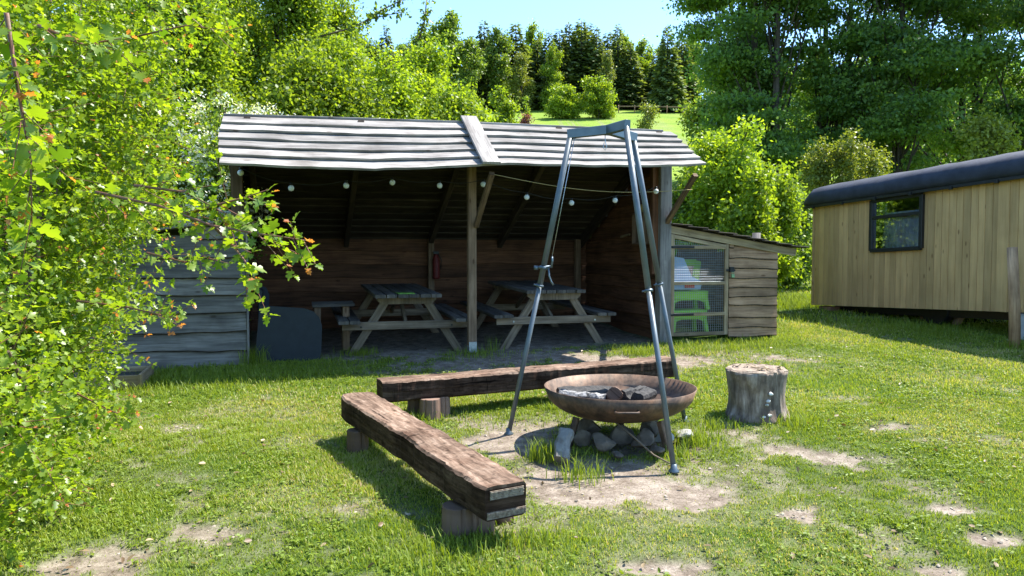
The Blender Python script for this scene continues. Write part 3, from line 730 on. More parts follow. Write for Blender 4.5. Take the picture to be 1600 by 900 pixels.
mb.tube([e0.lerp(c1, q/16)-Vector((0, 0, .10*math.sin(math.pi*q/16))) for q in range(17)], .0032, 5)
tag(mb.build('rope', 'rope'), 'thin yellow rope stretched under the right half of the eave', 'rope')

# ------------------------------------------------------------------ low store on the left
ls = thing('lean_to_wall', S(-.7, 0), 'low weathered grey board lean-to left of the shelter, half behind the bush', 'lean-to')
mb = MB(); eb = MB()
wallboards(mb, lambda a: S(a, -.1), .33, 1.85, .20, lambda z: -1.52 if z < 1.62 else -1.52+(z-1.62)*6, lambda z: .085, FRONT, seg=30, wave=.009, th=.030, lap=.014, edge=eb)
mb.build('board_wall', 'greywood', ls); eb.build('waney_edge', 'darkbeam', ls)
mb = MB(); mb.beam(S(.10, -.11, h=0), S(.10, -.11, 1.84), .022, .06, up=FRONT, n=3, tint=1); mb.beam(S(-1.53, -.11, h=0), S(-1.53, -.11, 1.65), .04, .06, up=FRONT, n=3, tint=.9); mb.build('corner_trim', 'greywood', ls)
mb = MB()
for i in range(6):
    b0 = -.2+i*.36; mb.beam(S(-1.75, b0+.15, 1.66+.02), S(.02, b0+.15, 1.93+.02), .38, .022, n=6, wlo=Wob(.006, 3))
mb.build('roof', 'greywood', ls)
mb = MB(); wallboards(mb, lambda b: S(-1.53, b), .30, 1.6, .2, lambda z: .0, lambda z: 1.9, -U, seg=6); mb.build('side_wall', 'greywood', ls)

# ------------------------------------------------------------------ coop on the right
cp = thing('storage_coop', S(6.1, 0), 'low wooden coop with wire mesh door and wavy board wall', 'coop')
A0, A1, A2 = 5.305, 6.16, 6.95; CB = -.02
def ctop(a): return 1.90-(a-A0)*.155
mb = MB(); eb = MB()
wallboards(mb, lambda a: S(a, CB), .47, 1.74, .135, lambda z: A1+.035, lambda z: min(A2, A0+(1.90-.05-z)/.155), FRONT, seg=30, wave=.014, th=.026, lap=.014, edge=eb)
mb.build('board_wall', 'coopwood', cp); eb.build('waney_edge', 'bark', cp)
mb = MB(); wallboards(mb, lambda b: S(A2-.01, b), .47, 1.6, .15, lambda z: .0, lambda z: 1.5, U, seg=6); mb.build('side_wall', 'coopwood', cp)
mb = MB(); wallboards(mb, lambda a: S(a, 1.5), .5, 1.7, .15, lambda z: A0, lambda z: A2, FRONT, seg=6); mb.build('back_wall', 'coopwood', cp)
mb = MB(); mb.beam(S(A0, CB-.02, ctop(A0)-.005), S(A2+.28, CB-.02, ctop(A2+.28)-.005), .03, .10, n=5, tint=.8); mb.build('fascia', 'palewood', cp)
mb = MB()
na = 9
for i in range(na):   # shingle courses stepping down to the right
    a0 = A0-.02+i*(A2+.36-A0)/na; a1 = a0+(A2+.36-A0)/na+.05
    for j in range(9):
        b0 = -.16+j*.2; ww = random.uniform(.17, .2)
        l = random.uniform(-.03, .03)
        mb.beam(S(a0, b0+.1, ctop(a0)+.062), S(a1+l, b0+.1, ctop(a1)+.085), ww, .016, n=1)
mb.build('shingle_roof', 'ceilwood', cp)
mb = MB(); mb.beam(S(A2+.07, .5, h=0), S(A2+.10, .5, h=1.32), .10, .1, up=U, n=6, wlo=Wob(.01, 4), whi=Wob(.01, 4)); mb.build('corner_post', 'coopwood', cp)
# mesh door
dr_z0 = .50
fr = MB()
zl = ctop(A0+.03)-.062; zr = ctop(A1)-.062
fr.beam(S(A0+.03, CB-.03, dr_z0), S(A0+.03, CB-.03, zl), .055, .03, up=FRONT, tint=.8)
fr.beam(S(A1-.02, CB-.03, dr_z0), S(A1-.02, CB-.03, zr), .055, .03, up=FRONT, tint=1)
fr.beam(S(A0+.055, CB-.03, dr_z0+.02), S(A1-.045, CB-.03, dr_z0+.02), .05, .03, up=FRONT)
fr.beam(S(A0+.055, CB-.032, zl-.03), S(A1-.045, CB-.032, zr-.03), .05, .03, up=FRONT, tint=1)
for zz in (1.665, 1.19, .78): fr.beam(S(A0+.055, CB-.03, zz), S(A1-.045, CB-.03, zz), .045, .028, up=FRONT, tint=.9)
door = fr.build('door', 'palewood', cp)
fr2 = MB(); 
na_ = 26
for i in range(na_+1):
    a_ = A0+.05+(A1-.05-A0-.02)*i/na_; fr2.tube([S(a_, CB, dr_z0+.03), S(a_, CB, ctop(a_)-.12)], .0018, 3, smooth=False, caps=False)
z = dr_z0+.04
while z < ctop(A0)-.12:
    aend = A1-.04 if z < zr-.04 else A0+(1.90-.12-z)/.155
    if aend > A0+.1: fr2.tube([S(A0+.05, CB, z), S(min(aend, A1-.04), CB, z)], .0018, 3, smooth=False, caps=False)
    z += .032
wm = fr2.build('wire_mesh', 'galv', cp)
for zz in (1.665, .78):
    h_ = MB(); h_.beam(S(A0-.02, CB-.052, zz), S(A0+.34, CB-.052, zz), .03, .008, up=FRONT); h_.box(S(A0-.045, CB-.05, zz), (.05, .012, .11), ax=U)
    for q in range(4): h_.box(S(A0+.02+q*.09, CB-.06, zz), (.014, .01, .014), ax=U)
    h_.build('hinge', 'black', cp)
lk = MB(); lk.beam(S(A1-.03, CB-.055, 1.36), S(A1+.10, CB-.055, 1.36), .03, .012, up=FRONT); lk.box(S(A1+.04, CB-.065, 1.37), (.06, .03, .07), ax=U); lk.build('latch', 'black', cp)
pl = MB(); pl.box(S(A1+.05, CB-.08, 1.285), (.04, .02, .045), ax=U); pl.tube([S(A1+.036, CB-.08, 1.30), S(A1+.036, CB-.08, 1.335), S(A1+.064, CB-.08, 1.335), S(A1+.064, CB-.08, 1.30)], .004, 6)
tag(pl.build('padlock', 'brass'), 'small green padlock hanging from the coop door latch', 'padlock')
# green plastic stools inside
def stool(a, b, z, w, h, lab, back=False):
    st_ = thing('plastic_stool', S(a, b, z), lab, 'stool', 'green plastic stools stacked in the coop')
    m_ = MB(); m_.box(S(a, b, z+h), (w, .34, .035), ch=.012, ax=U, tint=.5); m_.box(S(a, b-.17, z+h-.05), (w-.02, .02, .09), ax=U)
    if back:
        m_.beam(S(a-w/2+.03, b+.15, z+h), S(a-w/2-.05, b+.2, z+h+.42), .08, .03, up=FRONT, n=3); m_.beam(S(a+w/2-.03, b+.15, z+h), S(a+w/2+.05, b+.2, z+h+.42), .1, .03, up=FRONT, n=3)
        m_.beam(S(a-w/2-.02, b+.2, z+h+.40), S(a+w/2+.02, b+.2, z+h+.40), .09, .03, up=FRONT)
    m_.build('seat', 'greenplastic', st_)
    for sx in (-1, 1):
        for sy in (-1, 1):
            l_ = MB(); l_.beam(S(a+sx*(w/2-.04), b+sy*.13, z+h-.02), S(a+sx*(w/2+.0), b+sy*.16, z), .055, .05, up=U, n=2); l_.build('leg', 'greenplastic', st_)
    ar = MB(); q0 = [(-w/2+.05, h-.06), (w/2-.05, h-.06), (w/2-.05, h-.14), (w/4, h-.11), (-w/4, h-.11), (-w/2+.05, h-.14)]
    ar.prism([S(a+u_, b-.16, z+v_) for u_, v_ in q0], BK*.02); ar.build('apron', 'greenplastic', st_)
stool(5.74, .35, .50, .52, .30, 'lime green plastic stool at the bottom of the stack in the coop')
stool(5.74, .35, .82, .54, .24, 'lime green plastic chair on top of the stack in the coop', True)
bx_ = thing('storage_box', S(5.65, .22, 1.1), 'pale blue plastic box with red clip behind the coop mesh', 'storage box')
m_ = MB(); m_.prism([S(5.40, .12, 1.10), S(5.86, .12, 1.10), S(5.88, .12, 1.20), S(5.72, .12, 1.28), S(5.60, .12, 1.52), S(5.42, .12, 1.55)], BK*.3, tint=.5); m_.build('body', 'blueplastic', bx_)
m_ = MB(); m_.box(S(5.68, .105, 1.145), (.14, .02, .04), ax=U); m_.build('clip', 'redplastic', bx_)
m_ = MB(); m_.rock(S(5.50, .4, 1.62), (.16, .14, .14), 4, 3); tag(m_.build('garden_bag', 'greenpaper'), 'dark green bag on top inside the coop', 'bag')

# ------------------------------------------------------------------ picnic tables
def picnic(a, b, lab, over, beamfront):
    root = thing('picnic_table', S(a, b), lab, 'picnic table', 'picnic tables under the shelter', rz=0)
    L = 1.95; zt = .73; zs = .43
    def q(u_, v_, h_): return S(a+u_, b+v_, G(*(S(a, b+.9)[:2]))-.045+h_+ (v_-.9)*.03)
    m_ = MB()
    for i in range(6):
        u_ = -.335+i*.134; m_.beam(q(u_, random.uniform(-.015, .015), zt), q(u_, L+random.uniform(-.02, .02), zt), .122, .042, n=6, ch=.006, wlo=Wob(.002, 4))
    m_.build('tabletop', 'tabletop', root)
    for s_ in (-1, 1):
        m_ = MB()
        for i in range(2): m_.beam(q(s_*(.63+i*.13), random.uniform(-.02, .0), zs), q(s_*(.63+i*.13), L, zs), .12, .04, n=5, ch=.006)
        m_.build('seat', 'tabletop', root)
    for v_ in (over, L-over):
        for s_ in (-1, 1):
            m_ = MB(); m_.beam(q(s_*.22, v_, zt-.03), q(s_*.68, v_, -.02), .095, .045, up=FRONT, n=3, ch=.004, tint=.7); m_.build('leg', 'tablewood', root)
        m_ = MB(); m_.beam(q(-.77, v_-.046, zs-.065), q(.77, v_-.046, zs-.065), .095, .042, up=FRONT, n=4, tint=.8)
        cb = m_.build('cross_beam', 'tablewood', root)
        m_ = MB(); m_.prism([q(-.36, v_-.048, zt-.025), q(.36, v_-.048, zt-.025), q(.36, v_-.048, zt-.06), q(.30, v_-.048, zt-.11), q(-.30, v_-.048, zt-.11), q(-.36, v_-.048, zt-.06)], BK*-.04 if False else FRONT*.0+BK*.024, tint=.8); m_.build('top_beam', 'tablewood', root)
    m_ = MB(); m_.beam(q(0, over+.02, zs-.07), q(0, L*.42, zt-.04), .06, .04, up=U); m_.beam(q(0, L-over-.02, zs-.07), q(0, L*.58, zt-.04), .06, .04, up=U); m_.build('brace', 'tablewood', root)
    for s_ in (-1, 1):
        m_ = MB(); e_ = .55; m_.tube([q(s_*e_, over-.062, zs-.06+(.02 if e_ < .5 else -.015)), q(s_*e_, over-.076, zs-.06+(.02 if e_ < .5 else -.015))], .012, 8)
        m_.build('bolt', 'galv' if beamfront else 'black', root)
    return root
picnic(1.90, .02, 'weathered picnic table left of the middle post with green booklet on it', .24, False)
picnic(3.78, .08, 'weathered picnic table right of the middle post, seen behind the tripod leg', .13, True)
gb = MB(); zc = G(*(S(1.9, .9)[:2]))-.045+.73+.027-.026; gb.box(S(1.88, .22, zc), (.20, .30, .012), ax=U); tag(gb.build('booklet', 'greenpaper'), 'green booklet lying on the left picnic table', 'booklet')
# dark plastic panel seat at the left, small table behind
ps = thing('panel_seat', S(.5, -.15), 'dark grey seat with flat rounded side panel at the left end of the shelter', 'seat')
def pp(u_, h_, b_=-.12): return S(u_, b_, h=h_)
mb = MB()
poly = [(.16, 0), (.86, 0), (.88, .12), (.89, .40), (.86, .50), (.80, .565), (.70, .605), (.55, .62), (.23, .65), (.22, .60)]
mb.prism([pp(u_, h_) for u_, h_ in poly], BK*.025, tint=.5); mb.build('side_panel', 'panel', ps)
mb = MB(); mb.prism([pp(.18, .3, .42), pp(.30, .3, .42), pp(.31, .72, .42), pp(.28, .80, .42), pp(.23, .83, .42), pp(.18, .81, .42)], BK*.02, tint=.5); mb.prism([pp(.18, .02, -.08), pp(.21, .02, -.08), pp(.25, .80, -.02), pp(.22, .82, -.02)], BK*.44, tint=.5); mb.build('backrest', 'panel', ps)
mb = MB(); mb.box(S(.52, .14, h=.36), (.62, .45, .03), ax=U); mb.build('seat_board', 'panel', ps)
st = thing('side_table', S(1.05, .75), 'small rough wooden table between the dark seat and left picnic table', 'table')
mb = MB()
for i in range(3): mb.beam(S(.80, .55+i*.14, h=.56), S(1.30, .55+i*.14, h=.56), .13, .035, n=2)
mb.build('tabletop', 'tabletop', st)
for a_ in (.86, 1.2):
    for b__ in (.56, .83):
        mb = MB(); mb.beam(S(a_, b__, h=0), S(a_, b__, h=.54), .08, .08, up=U); mb.build('leg', 'postwood', st)

# ------------------------------------------------------------------ planter box at the left
pc = at(208, 598)
pt = thing('planter_box', pc, 'low wooden bed frame filled with dark soil beside the bush', 'planter')
mb = MB(); 
for du, dv, lu in ((0, -.3, 1), (0, .3, 1)): mb.beam(S(0, 0)*0+pc+U*-.75+BK*dv+Vector((0, 0, .05)), pc+U*.12+BK*dv+Vector((0, 0, .05)), .03, .14, n=2)
mb.beam(pc+U*.12+BK*-.32+Vector((0, 0, .055)), pc+U*.12+BK*.32+Vector((0, 0, .07)), .03, .14, n=2); mb.build('frame', 'palewood', pt)
mb = MB(); mb.box(pc+U*-.32+Vector((0, 0, .02)), (.84, .56, .10), ax=U); mb.build('soil', 'char', pt)

# ------------------------------------------------------------------ sleeper benches
def rough_sleeper(mbs, mbt, p0, p1, w, t, seed):
    """p0,p1: centre line at top; side/bottom mesh and a worn top skin as one shape each"""
    rg = random.Random(seed); p0 = Vector(p0); p1 = Vector(p1); ax = p1-p0; L = ax.length; ax /= L
    side = ax.cross(Vector((0, 0, 1))).normalized(); up = side.cross(ax)
    n = 70; wl = Wob(.007, 4); wr = Wob(.007, 4.5); wt = Wob(.004, 5); rings = []; tops = []; us = []
    for i in range(n+1):
        q = i/n; c = p0+ax*(L*q); x = q*L
        endr = 1-.12*math.exp(-min(q, 1-q)*60)
        nick = (.007 if rg.random() < .10 else 0); nick2 = (.007 if rg.random() < .10 else 0)
        hl = w/2*endr+wl(x)-nick; hr = w/2*endr+wr(x)-nick2; z0 = wt(x)
        ch = .012+rg.uniform(-.003, .005)
        def P_(a, b): return c+side*a+up*b
        mid = -t*.48+rg.uniform(-.003, .003)
        rings.append([P_(-hl, -ch), P_(-hl-.002, mid), P_(-hl+.001, mid-.010), P_(-hl-.001, -t+.015), P_(-hl+.015, -t), P_(hr-.015, -t), P_(hr+.001, -t+.015), P_(hr-.001, mid-.01), P_(hr+.002, mid), P_(hr, -ch)])
        tops.append([P_(-hl, -ch), P_(hr, -ch)] + [P_(hr-ch, z0+rg.uniform(-.002, .002)), P_(hr*.5, z0+.002+rg.uniform(-.003, .003)), P_(0, z0+.003+rg.uniform(-.003, .003)), P_(-hl*.5, z0+.001+rg.uniform(-.003, .003)), P_(-hl+ch, z0+rg.uniform(-.002, .002))])
        us.append(x)
    mbs.sweep([r for r in rings], us, closed=True, caps=True, tint=.4)
    mbt.sweep([tp[1:]+[tp[0]] for tp in tops], us, closed=False, caps=False, tint=.7)
    for idx, rev in ((0, False), (-1, True)):
        ring = [tops[idx][0]]+[tops[idx][1]]+tops[idx][2:]
        b = len(mbt.v); mbt.v.extend([tuple(v) for v in ring]); f = list(range(b, b+len(ring)))
        if rev: f = f[::-1]
        mbt.face(tuple(f), [((Vector(mbt.v[q])-p0).dot(up)*1.0, (Vector(mbt.v[q])-p0).dot(side)) for q in f], .4)
    return side, up, ax
def logpost(mb, c, r, h, seed, ribs=7):
    rg = random.Random(seed); ph = rg.uniform(0, 6)
    mb.lathe(c, [(0, 0), (r*.98, 0), (r, h*.5), (r*.97, h-.004), (r*.93, h), (0, h+.001)], 56, wob=lambda a, z: -.13*max(0, math.cos(a*ribs/2+ph))**14-.05*max(0, math.cos(a*ribs+ph*2))**8, smooth=False)
TOP = .31; TH = .165
n0 = at(792, 757, TOP); f0 = at(556, 614, TOP)
b1 = thing('sleeper_bench', (n0+f0)/2-Vector((0, 0, TOP)), 'old railway sleeper bench pointing at the camera, left of the fire bowl', 'bench', 'sleeper benches around the fire bowl')
ms, mt = MB(), MB(); dirn = (f0-n0).normalized()
side, up, ax = rough_sleeper(ms, mt, n0, f0, .255, TH, 3)
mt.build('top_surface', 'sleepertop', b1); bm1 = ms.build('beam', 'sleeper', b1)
# nail plates on the near end
for zz, hh_, ww in ((-.040, .042, .185), (-.138, .034, .215)):
    mp_ = MB(); c = n0-ax*.004+up*zz-side*0
    mp_.beam(c-side*ww/2, c+side*ww/2, hh_, .003, up=ax, tint=.6)
    nr = 5
    for r_ in range(nr):
        for k_ in range(18):
            cc = c-ax*.003+side*(-ww/2+.008+k_*(ww-.016)/17+(.004 if r_ % 2 else 0))+up*(-hh_/2+.006+r_*(hh_-.012)/(nr-1))
            mp_.box(cc, (.009, .003, .0035), ch=.0005, ax=side, up=ax, tint=1.0)
    mp_.build('nail_plate', 'dullplate', b1)
for px, py, r_ in ((559, 703, .075), (716, 832, .085), (752, 830, .07), (786, 812, .06)):
    m_ = MB(); c = at(px, py); c.z -= .02; hh_ = (TOP-TH+.022) if r_ != .085 else TOP-TH+.045
    if r_ == .085: c = c-side*0
    logpost(m_, c, r_, min(hh_, n0.z-TH+.005-c.z) if px > 600 else f0.z-.03-TH+.005-c.z+.005, px); m_.build('support', 'support', b1)
n1 = at(592, 595, TOP)+Vector((.0, .03, 0)); f1 = at(1048, 560, TOP)+Vector((0, .05, 0))
b2 = thing('sleeper_bench', (n1+f1)/2-Vector((0, 0, TOP)), 'old railway sleeper bench behind the fire bowl, across the shelter front', 'bench', 'sleeper benches around the fire bowl')
ms, mt = MB(), MB(); rough_sleeper(ms, mt, n1, f1, .25, .165, 9)
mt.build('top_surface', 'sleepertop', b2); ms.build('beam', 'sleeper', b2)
for px, py, r_ in ((672, 652, .085), (650, 644, .07), (692, 648, .06), (1000, 612, .09)):
    m_ = MB(); c = at(px, py); c.z -= .02; logpost(m_, c, r_, TOP-.165+.03, px+5); m_.build('support', 'support', b2)

# ------------------------------------------------------------------ fire bowl
BX, BY = .775, 5.30; GB = G(BX, BY); BR = .545; RZ = .385; BD = .235
fb = thing('fire_bowl', (BX, BY, GB), 'large rusty round fire bowl on short legs under the tripod', 'fire bowl')
tl = Matrix.Rotation(R(-1.5), 4, 'X')
Rs = (BR**2+BD**2)/(2*BD)
prof = []
for i in range(15):
    r_ = BR*i/14; z_ = -(math.sqrt(Rs**2-r_**2)-(Rs-BD)); prof.append((max(r_, .001), RZ+z_))
# steeper rim
outer = [(r_, z_) for r_, z_ in prof[:-1]]+[(BR*.985, RZ-.05), (BR, RZ)]
outer = [(r_, RZ-BD*(1-(r_/BR)**2.3)**.48) for r_ in [BR*i/18 for i in range(1, 19)]]; outer = [(.001, RZ-BD)]+outer
inner = [(r_-.006 if r_ > .02 else r_, z_+.006) for r_, z_ in outer][::-1]; inner[0] = (BR-.007, RZ)
mb = MB(); mb.lathe((BX, BY, GB), outer+inner, 72, wob=lambda a, z: .004*math.sin(3*a+1)); mb.build('bowl', 'rust', fb)
mb = MB(); hx = BX+.0-.03; hy = BY-BR-.0; hz = GB+RZ-.075
mb.tube([(hx-.075, hy+.03, hz), (hx-.075, hy-.025, hz), (hx-.06, hy-.035, hz), (hx+.06, hy-.035, hz), (hx+.075, hy-.025, hz), (hx+.075, hy+.03, hz)], .008, 8); mb.build('handle', 'rust', fb)
for a_ in (200, 318, 80):
    ca, sa = math.cos(R(a_)), math.sin(R(a_))
    mb = MB(); mb.beam((BX+ca*.34, BY+sa*.34, GB+RZ-BD+.03), (BX+ca*.40, BY+sa*.40, GB-.02), .045, .045, up=(sa, ca, 0), ch=.006); mb.build('leg', 'rust', fb)
# ash bed
mb = MB(); mb.lathe((BX, BY+.02, GB+RZ-BD+.068), [(.36, -.02), (.37, .0), (.30, .015), (.2, .022), (.001, .03)], 40, wob=lambda a, z: .05*math.sin(5*a)+.03*math.sin(11*a)); tag(mb.build('ash', 'ash'), 'grey ash and charcoal lying in the fire bowl', 'ash', kind='stuff')
def logpiece(name, lab, p0, p1, r, mat, seed, cat='log'):
    rg = random.Random(seed); m_ = MB(); p0 = Vector(p0); p1 = Vector(p1)
    n = 9; pts_ = [p0.lerp(p1, i/n)+Vector((rg.uniform(-.006, .006),)*3) for i in range(n+1)]
    k = 12; off = [rg.uniform(.7, 1.15) for _ in range(k)]
    d = (p1-p0).normalized(); s1 = d.cross(Vector((0, 0, 1))).normalized(); s2 = d.cross(s1)
    rings = [[c_+(s1*math.cos(2*math.pi*j/k)+s2*math.sin(2*math.pi*j/k))*r*off[j]*rg.uniform(.92, 1.06) for j in range(k)] for c_ in pts_]
    m_.sweep(rings, [i*(p1-p0).length/n for i in range(n+1)])
    return tag(m_.build(name, mat), lab, cat, 'wood pieces in the fire bowl')
zb = GB+RZ-.06
logpiece('burnt_log', 'long half burnt log lying at the left in the fire bowl', (BX-.43, BY+.02, zb-.005), (BX+.0, BY+.20, zb-.03), .055, 'char', 1)
logpiece('pale_log', 'pale split log end lying at the left edge of the fire bowl', (BX-.44, BY-.08, zb), (BX-.12, BY-.16, zb-.02), .05, 'ash', 6)
logpiece('log_end', 'short brown log end sticking up in the middle of the fire bowl', (BX-.07, BY-.24, zb+.045), (BX+.02, BY+.08, zb-.03), .055, 'support', 2)
logpiece('charred_log', 'black charred log lying in the middle of the fire bowl', (BX+.0, BY-.14, zb-.0), (BX+.20, BY+.12, zb-.01), .055, 'char', 3)
logpiece('charred_log', 'black charred log lying right of the middle in the fire bowl', (BX+.10, BY-.2, zb+.01), (BX+.24, BY+.02, zb), .048, 'char', 4)
mb = MB(); rg = random.Random(3)
for i in range(120):
    a_ = rg.uniform(0, 6.28); r_ = rg.uniform(0, .38); s_ = rg.uniform(.008, .024); mb.rock((BX+r_*math.cos(a_), BY+r_*math.sin(a_), GB+RZ-BD+.105+rg.uniform(-.005, .012)), (s_, s_*.7, s_*.6), i, 1)
tag(mb.build('charcoal', 'char'), 'loose black charcoal pieces on the ash', 'charcoal', kind='stuff')
# stones below
stones = [(.62, 5.02, .10, .09, .075, 'stone', 'brown stone under the left side of the fire bowl'), (.90, 5.05, .09, .10, .085, 'stone', 'upright brown stone under the right side of the fire bowl'),
          (.78, 5.22, .13, .12, .08, 'stone', 'dark stone under the middle of the fire bowl'), (1.08, 5.12, .08, .1, .07, 'palestone', 'grey block right under the fire bowl'), (1.22, 5.22, .09, .07, .06, 'palestone', 'pale stone in the grass right of the fire bowl'),
          (.50, 5.16, .10, .08, .07, 'stone', 'round stone at the left under the fire bowl'), (.98, 4.93, .07, .05, .045, 'stone', 'small stone near the front tripod leg'), (.70, 4.88, .06, .05, .03, 'stone', 'flat stone in the shade in front of the bowl stones'), (1.02, 5.32, .12, .1, .09, 'stone', 'big stone behind under the right of the fire bowl'), (.56, 5.38, .12, .1, .09, 'stone', 'big stone behind under the left of the fire bowl')]
for i, (x, y, sx, sy, sz, mt_, lab) in enumerate(stones):
    m_ = MB(); m_.rock((x, y, G(x, y)+sz*.75), (sx, sy, sz), 20+i, 3); tag(m_.build('stone', mt_), lab, 'stone', 'stones under the fire bowl')
m_ = MB(); c = at(880, 722)
m_.beam(c+Vector((-.02, -.02, .02)), c+Vector((.035, .14, .17)), .10, .08, n=6, ch=.02, wlo=Wob(.01, 20), whi=Wob(.01, 20), bump=.004); tag(m_.build('stone', 'greystone'), 'long pale grey block leaning at the left front of the bowl stones', 'stone', 'stones under the fire bowl')
m_ = MB(); p0 = Vector((.78, 4.86, G(.78, 4.86)+.19)); m_.tube([(.70, 4.95, GB+.20), (.80, 4.85, GB+.13), (.92, 4.75, GB+.03), (1.02, 4.68, GB-.01)], [.006, .007, .006, .004], 6)
tag(m_.build('stick', 'straw'), 'thin bent dry stick leaning on the stones under the bowl', 'stick')
# ------------------------------------------------------------------ tripod
tp_ = thing('grill_tripod', (BX, BY, GB), 'tall grey steel cooking tripod standing over the fire bowl', 'tripod')
hub = Vector((.685, 5.32, 2.45)); ends = [Vector((.43, 5.37, 2.43)), Vector((.775, 5.10, 2.445)), Vector((.885, 5.48, 2.425))]
feet = [at(795, 677), at(1053, 735), at(1070, 658)]
mb = MB()
for e in ends:
    d = (e-hub).normalized(); mb.beam(hub-d*.0, e+d*.03, .045, .065, up=(0, 0, 1), ch=.003, tint=.5)
mb.build('head', 'steelpaint', tp_)
for i, (e, f) in enumerate(zip(ends, feet)):
    d = (f-e).normalized(); L = (f-e).length; mid = e+d*L*.50
    mb = MB(); mb.tube([e+Vector((0, 0, .03)), mid], .021, 18); lg = mb.build('leg', 'steel', tp_)
    mb = MB(); mb.tube([mid-d*.05, f], .0175, 18); mb.build('leg_lower', 'steel', tp_)
    mb = MB(); mb.tube([mid-d*.008, mid+d*.008], .029, 18); sd = d.cross(Vector((0, 1, 0))).normalized(); mb.tube([mid, mid-sd*.045], .006, 8); mb.build('collar', 'steelpaint', tp_)
    mb = MB(); mb.lathe(f, [(0, -.01), (.035, -.01), (.035, .0), (.022, .012), (.019, .04), (0, .04)], 14); mb.build('foot', 'steelpaint', tp_)
# hook, cable, cleat
mb = MB(); h0 = hub+Vector((-.02, 0, -.03)); mb.tube([h0, h0+Vector((0, 0, -.05)), h0+Vector((.012, 0, -.09)), h0+Vector((0, 0, -.115)), h0+Vector((-.014, 0, -.095)), h0+Vector((-.006, 0, -.06))], .003, 6); mb.build('hook', 'galv', tp_)
e, f = ends[0], feet[0]; d = (f-e).normalized(); cl = e+d*((f-e).length*.44)
mb = MB(); mb.tube([e+Vector((.02, -.02, -.03)), e.lerp(cl, .5)+Vector((.035, -.03, 0)), cl+Vector((.06, -.03, .08))], .0025, 5); mb.tube([h0+Vector((0, 0, .01)), e+Vector((.03, -.01, -.02))], .0025, 5); mb.build('cable', 'galv', tp_)
mb = MB(); mb.tube([cl-d*.012, cl+d*.012], .03, 16); mb.tube([cl+Vector((-.06, -.01, 0)), cl+Vector((.055, -.02, .01))], .009, 8); mb.tube([cl+Vector((-.055, -.01, -.015)), cl+Vector((-.055, -.01, .015))], .016, 8)
mb.tube([cl+Vector((.055, -.02, .0)), cl+Vector((.062, -.03, .05)), cl+Vector((.06, -.03, .08))], .008, 8); mb.tube([cl+Vector((.035, -.02, .0)), cl+Vector((.04, -.03, -.06)), cl+Vector((.055, -.03, -.1)), cl+Vector((.07, -.03, -.125))], .0065, 8); mb.build('crank', 'steelpaint', tp_)

# ------------------------------------------------------------------ stump
sc0 = at(1183, 640); sc0 = Vector((1.97, 5.95, G(1.97, 5.95)))
stp = thing('tree_stump', sc0, 'short thick tree stump seat with white fungus, right of the fire bowl', 'stump')
w1 = Wob(.05, 1.0)
def stw(a, z):
    return .045*math.sin(2*a+.6)+.05*math.sin(3*a+2)+.02*math.sin(7*a)+(-.09 if abs(((a+.95+math.pi) % (2*math.pi))-math.pi) < .09 else 0)+.05*(1-z/.38)*math.sin(5*a+1)*.5
mb = MB(); hs = .385
def stprof(z): return .205+.05*math.exp(-z*14)+.035*(z/.385)**2
def stw2(a, z): return stw(a, z)+.012*math.sin(a*13+z*5)+.010*math.sin(a*23+z*14+1)+.05*math.sin(a*1+2.2+z*3)+.03*math.sin(z*30+a*4)*(.5+.5*math.sin(a*2))
mb.lathe(sc0, [(.25, -.03)]+[(stprof(z_), z_) for z_ in np.linspace(0, hs-.008, 14)], 110, wob=stw2); mb.build('trunk', 'stumpside', stp)
rgs = random.Random(8); mb = MB(); jag = [rgs.uniform(-.006, .008) for _ in range(110)]
mb.lathe(sc0, [(.236, hs-.02), (.234, hs-.002), (.215, hs+.010), (.18, hs+.003), (.14, hs+.014), (.10, hs+.006), (.05, hs+.012), (.001, hs+.008)], 110, wob=lambda a, z: stw2(a, hs)+.03*math.sin(a*9+z*80), smooth=False); mb.build('cut_top', 'cuttop', stp)
mb = MB()
for k_ in range(26):
    a_ = rgs.uniform(0, 6.28); r_ = .2*math.sqrt(rgs.random()); q_ = sc0+Vector((r_*math.cos(a_), r_*math.sin(a_), hs+.016)); d_ = Vector((rgs.gauss(0, 1), rgs.gauss(0, 1), .25)).normalized()*rgs.uniform(.015, .04)
    mb.beam(q_-d_, q_+d_, rgs.uniform(.006, .016), .004, ch=.001)
tag(mb.build('wood_chips', 'palewood'), 'loose splinters and chips on top of the stump', 'wood chips', kind='stuff')
for a_, z_, s_ in ((-1.35, .22, .028), (-1.42, .16, .026), (-1.48, .13, .02), (-1.38, .05, .03), (-1.6, .04, .025)):
    m_ = MB(); m_.rock(sc0+Vector((math.cos(a_)*.225, math.sin(a_)*.225, z_)), (s_, s_*.8, s_*.6), int(z_*100), 2); m_.build('fungus', 'fungus', stp)

# ------------------------------------------------------------------ wooden hut on the right
HA = Vector((5.50, 13.45, 0)); HD = Vector((.32, -.948, 0)).normalized(); HB = Vector((-HD.y, HD.x, 0)); HN = -HB   # HB: into the hut
if HB.x < 0: HB, HN = HN, HB
TL = .037; HL_ = 6.6
hutr = thing('wooden_hut', (HA.x, HA.y, G(HA.x, HA.y)), 'yellow timber-clad trailer hut with black rounded roof and one window', 'hut')
def H(u_, v_, z_): return HA+HD*u_+HB*v_+Vector((0, 0, z_+TL*u_))
Z0, Z1 = .66, 2.52
WX0, WX1, WZ0, WZ1 = 1.12, 2.02, 1.585, 2.40
def hut_win():
    # find u along the wall for a pixel column
    def ucol(px):
        k_ = (px-800)/F; return (k_*HA.y-HA.x)/(HD.x-k_*HD.y)
    return ucol(1363), ucol(1441)
WX0, WX1 = hut_win()
mb = MB(); u_ = 0; bw = .115
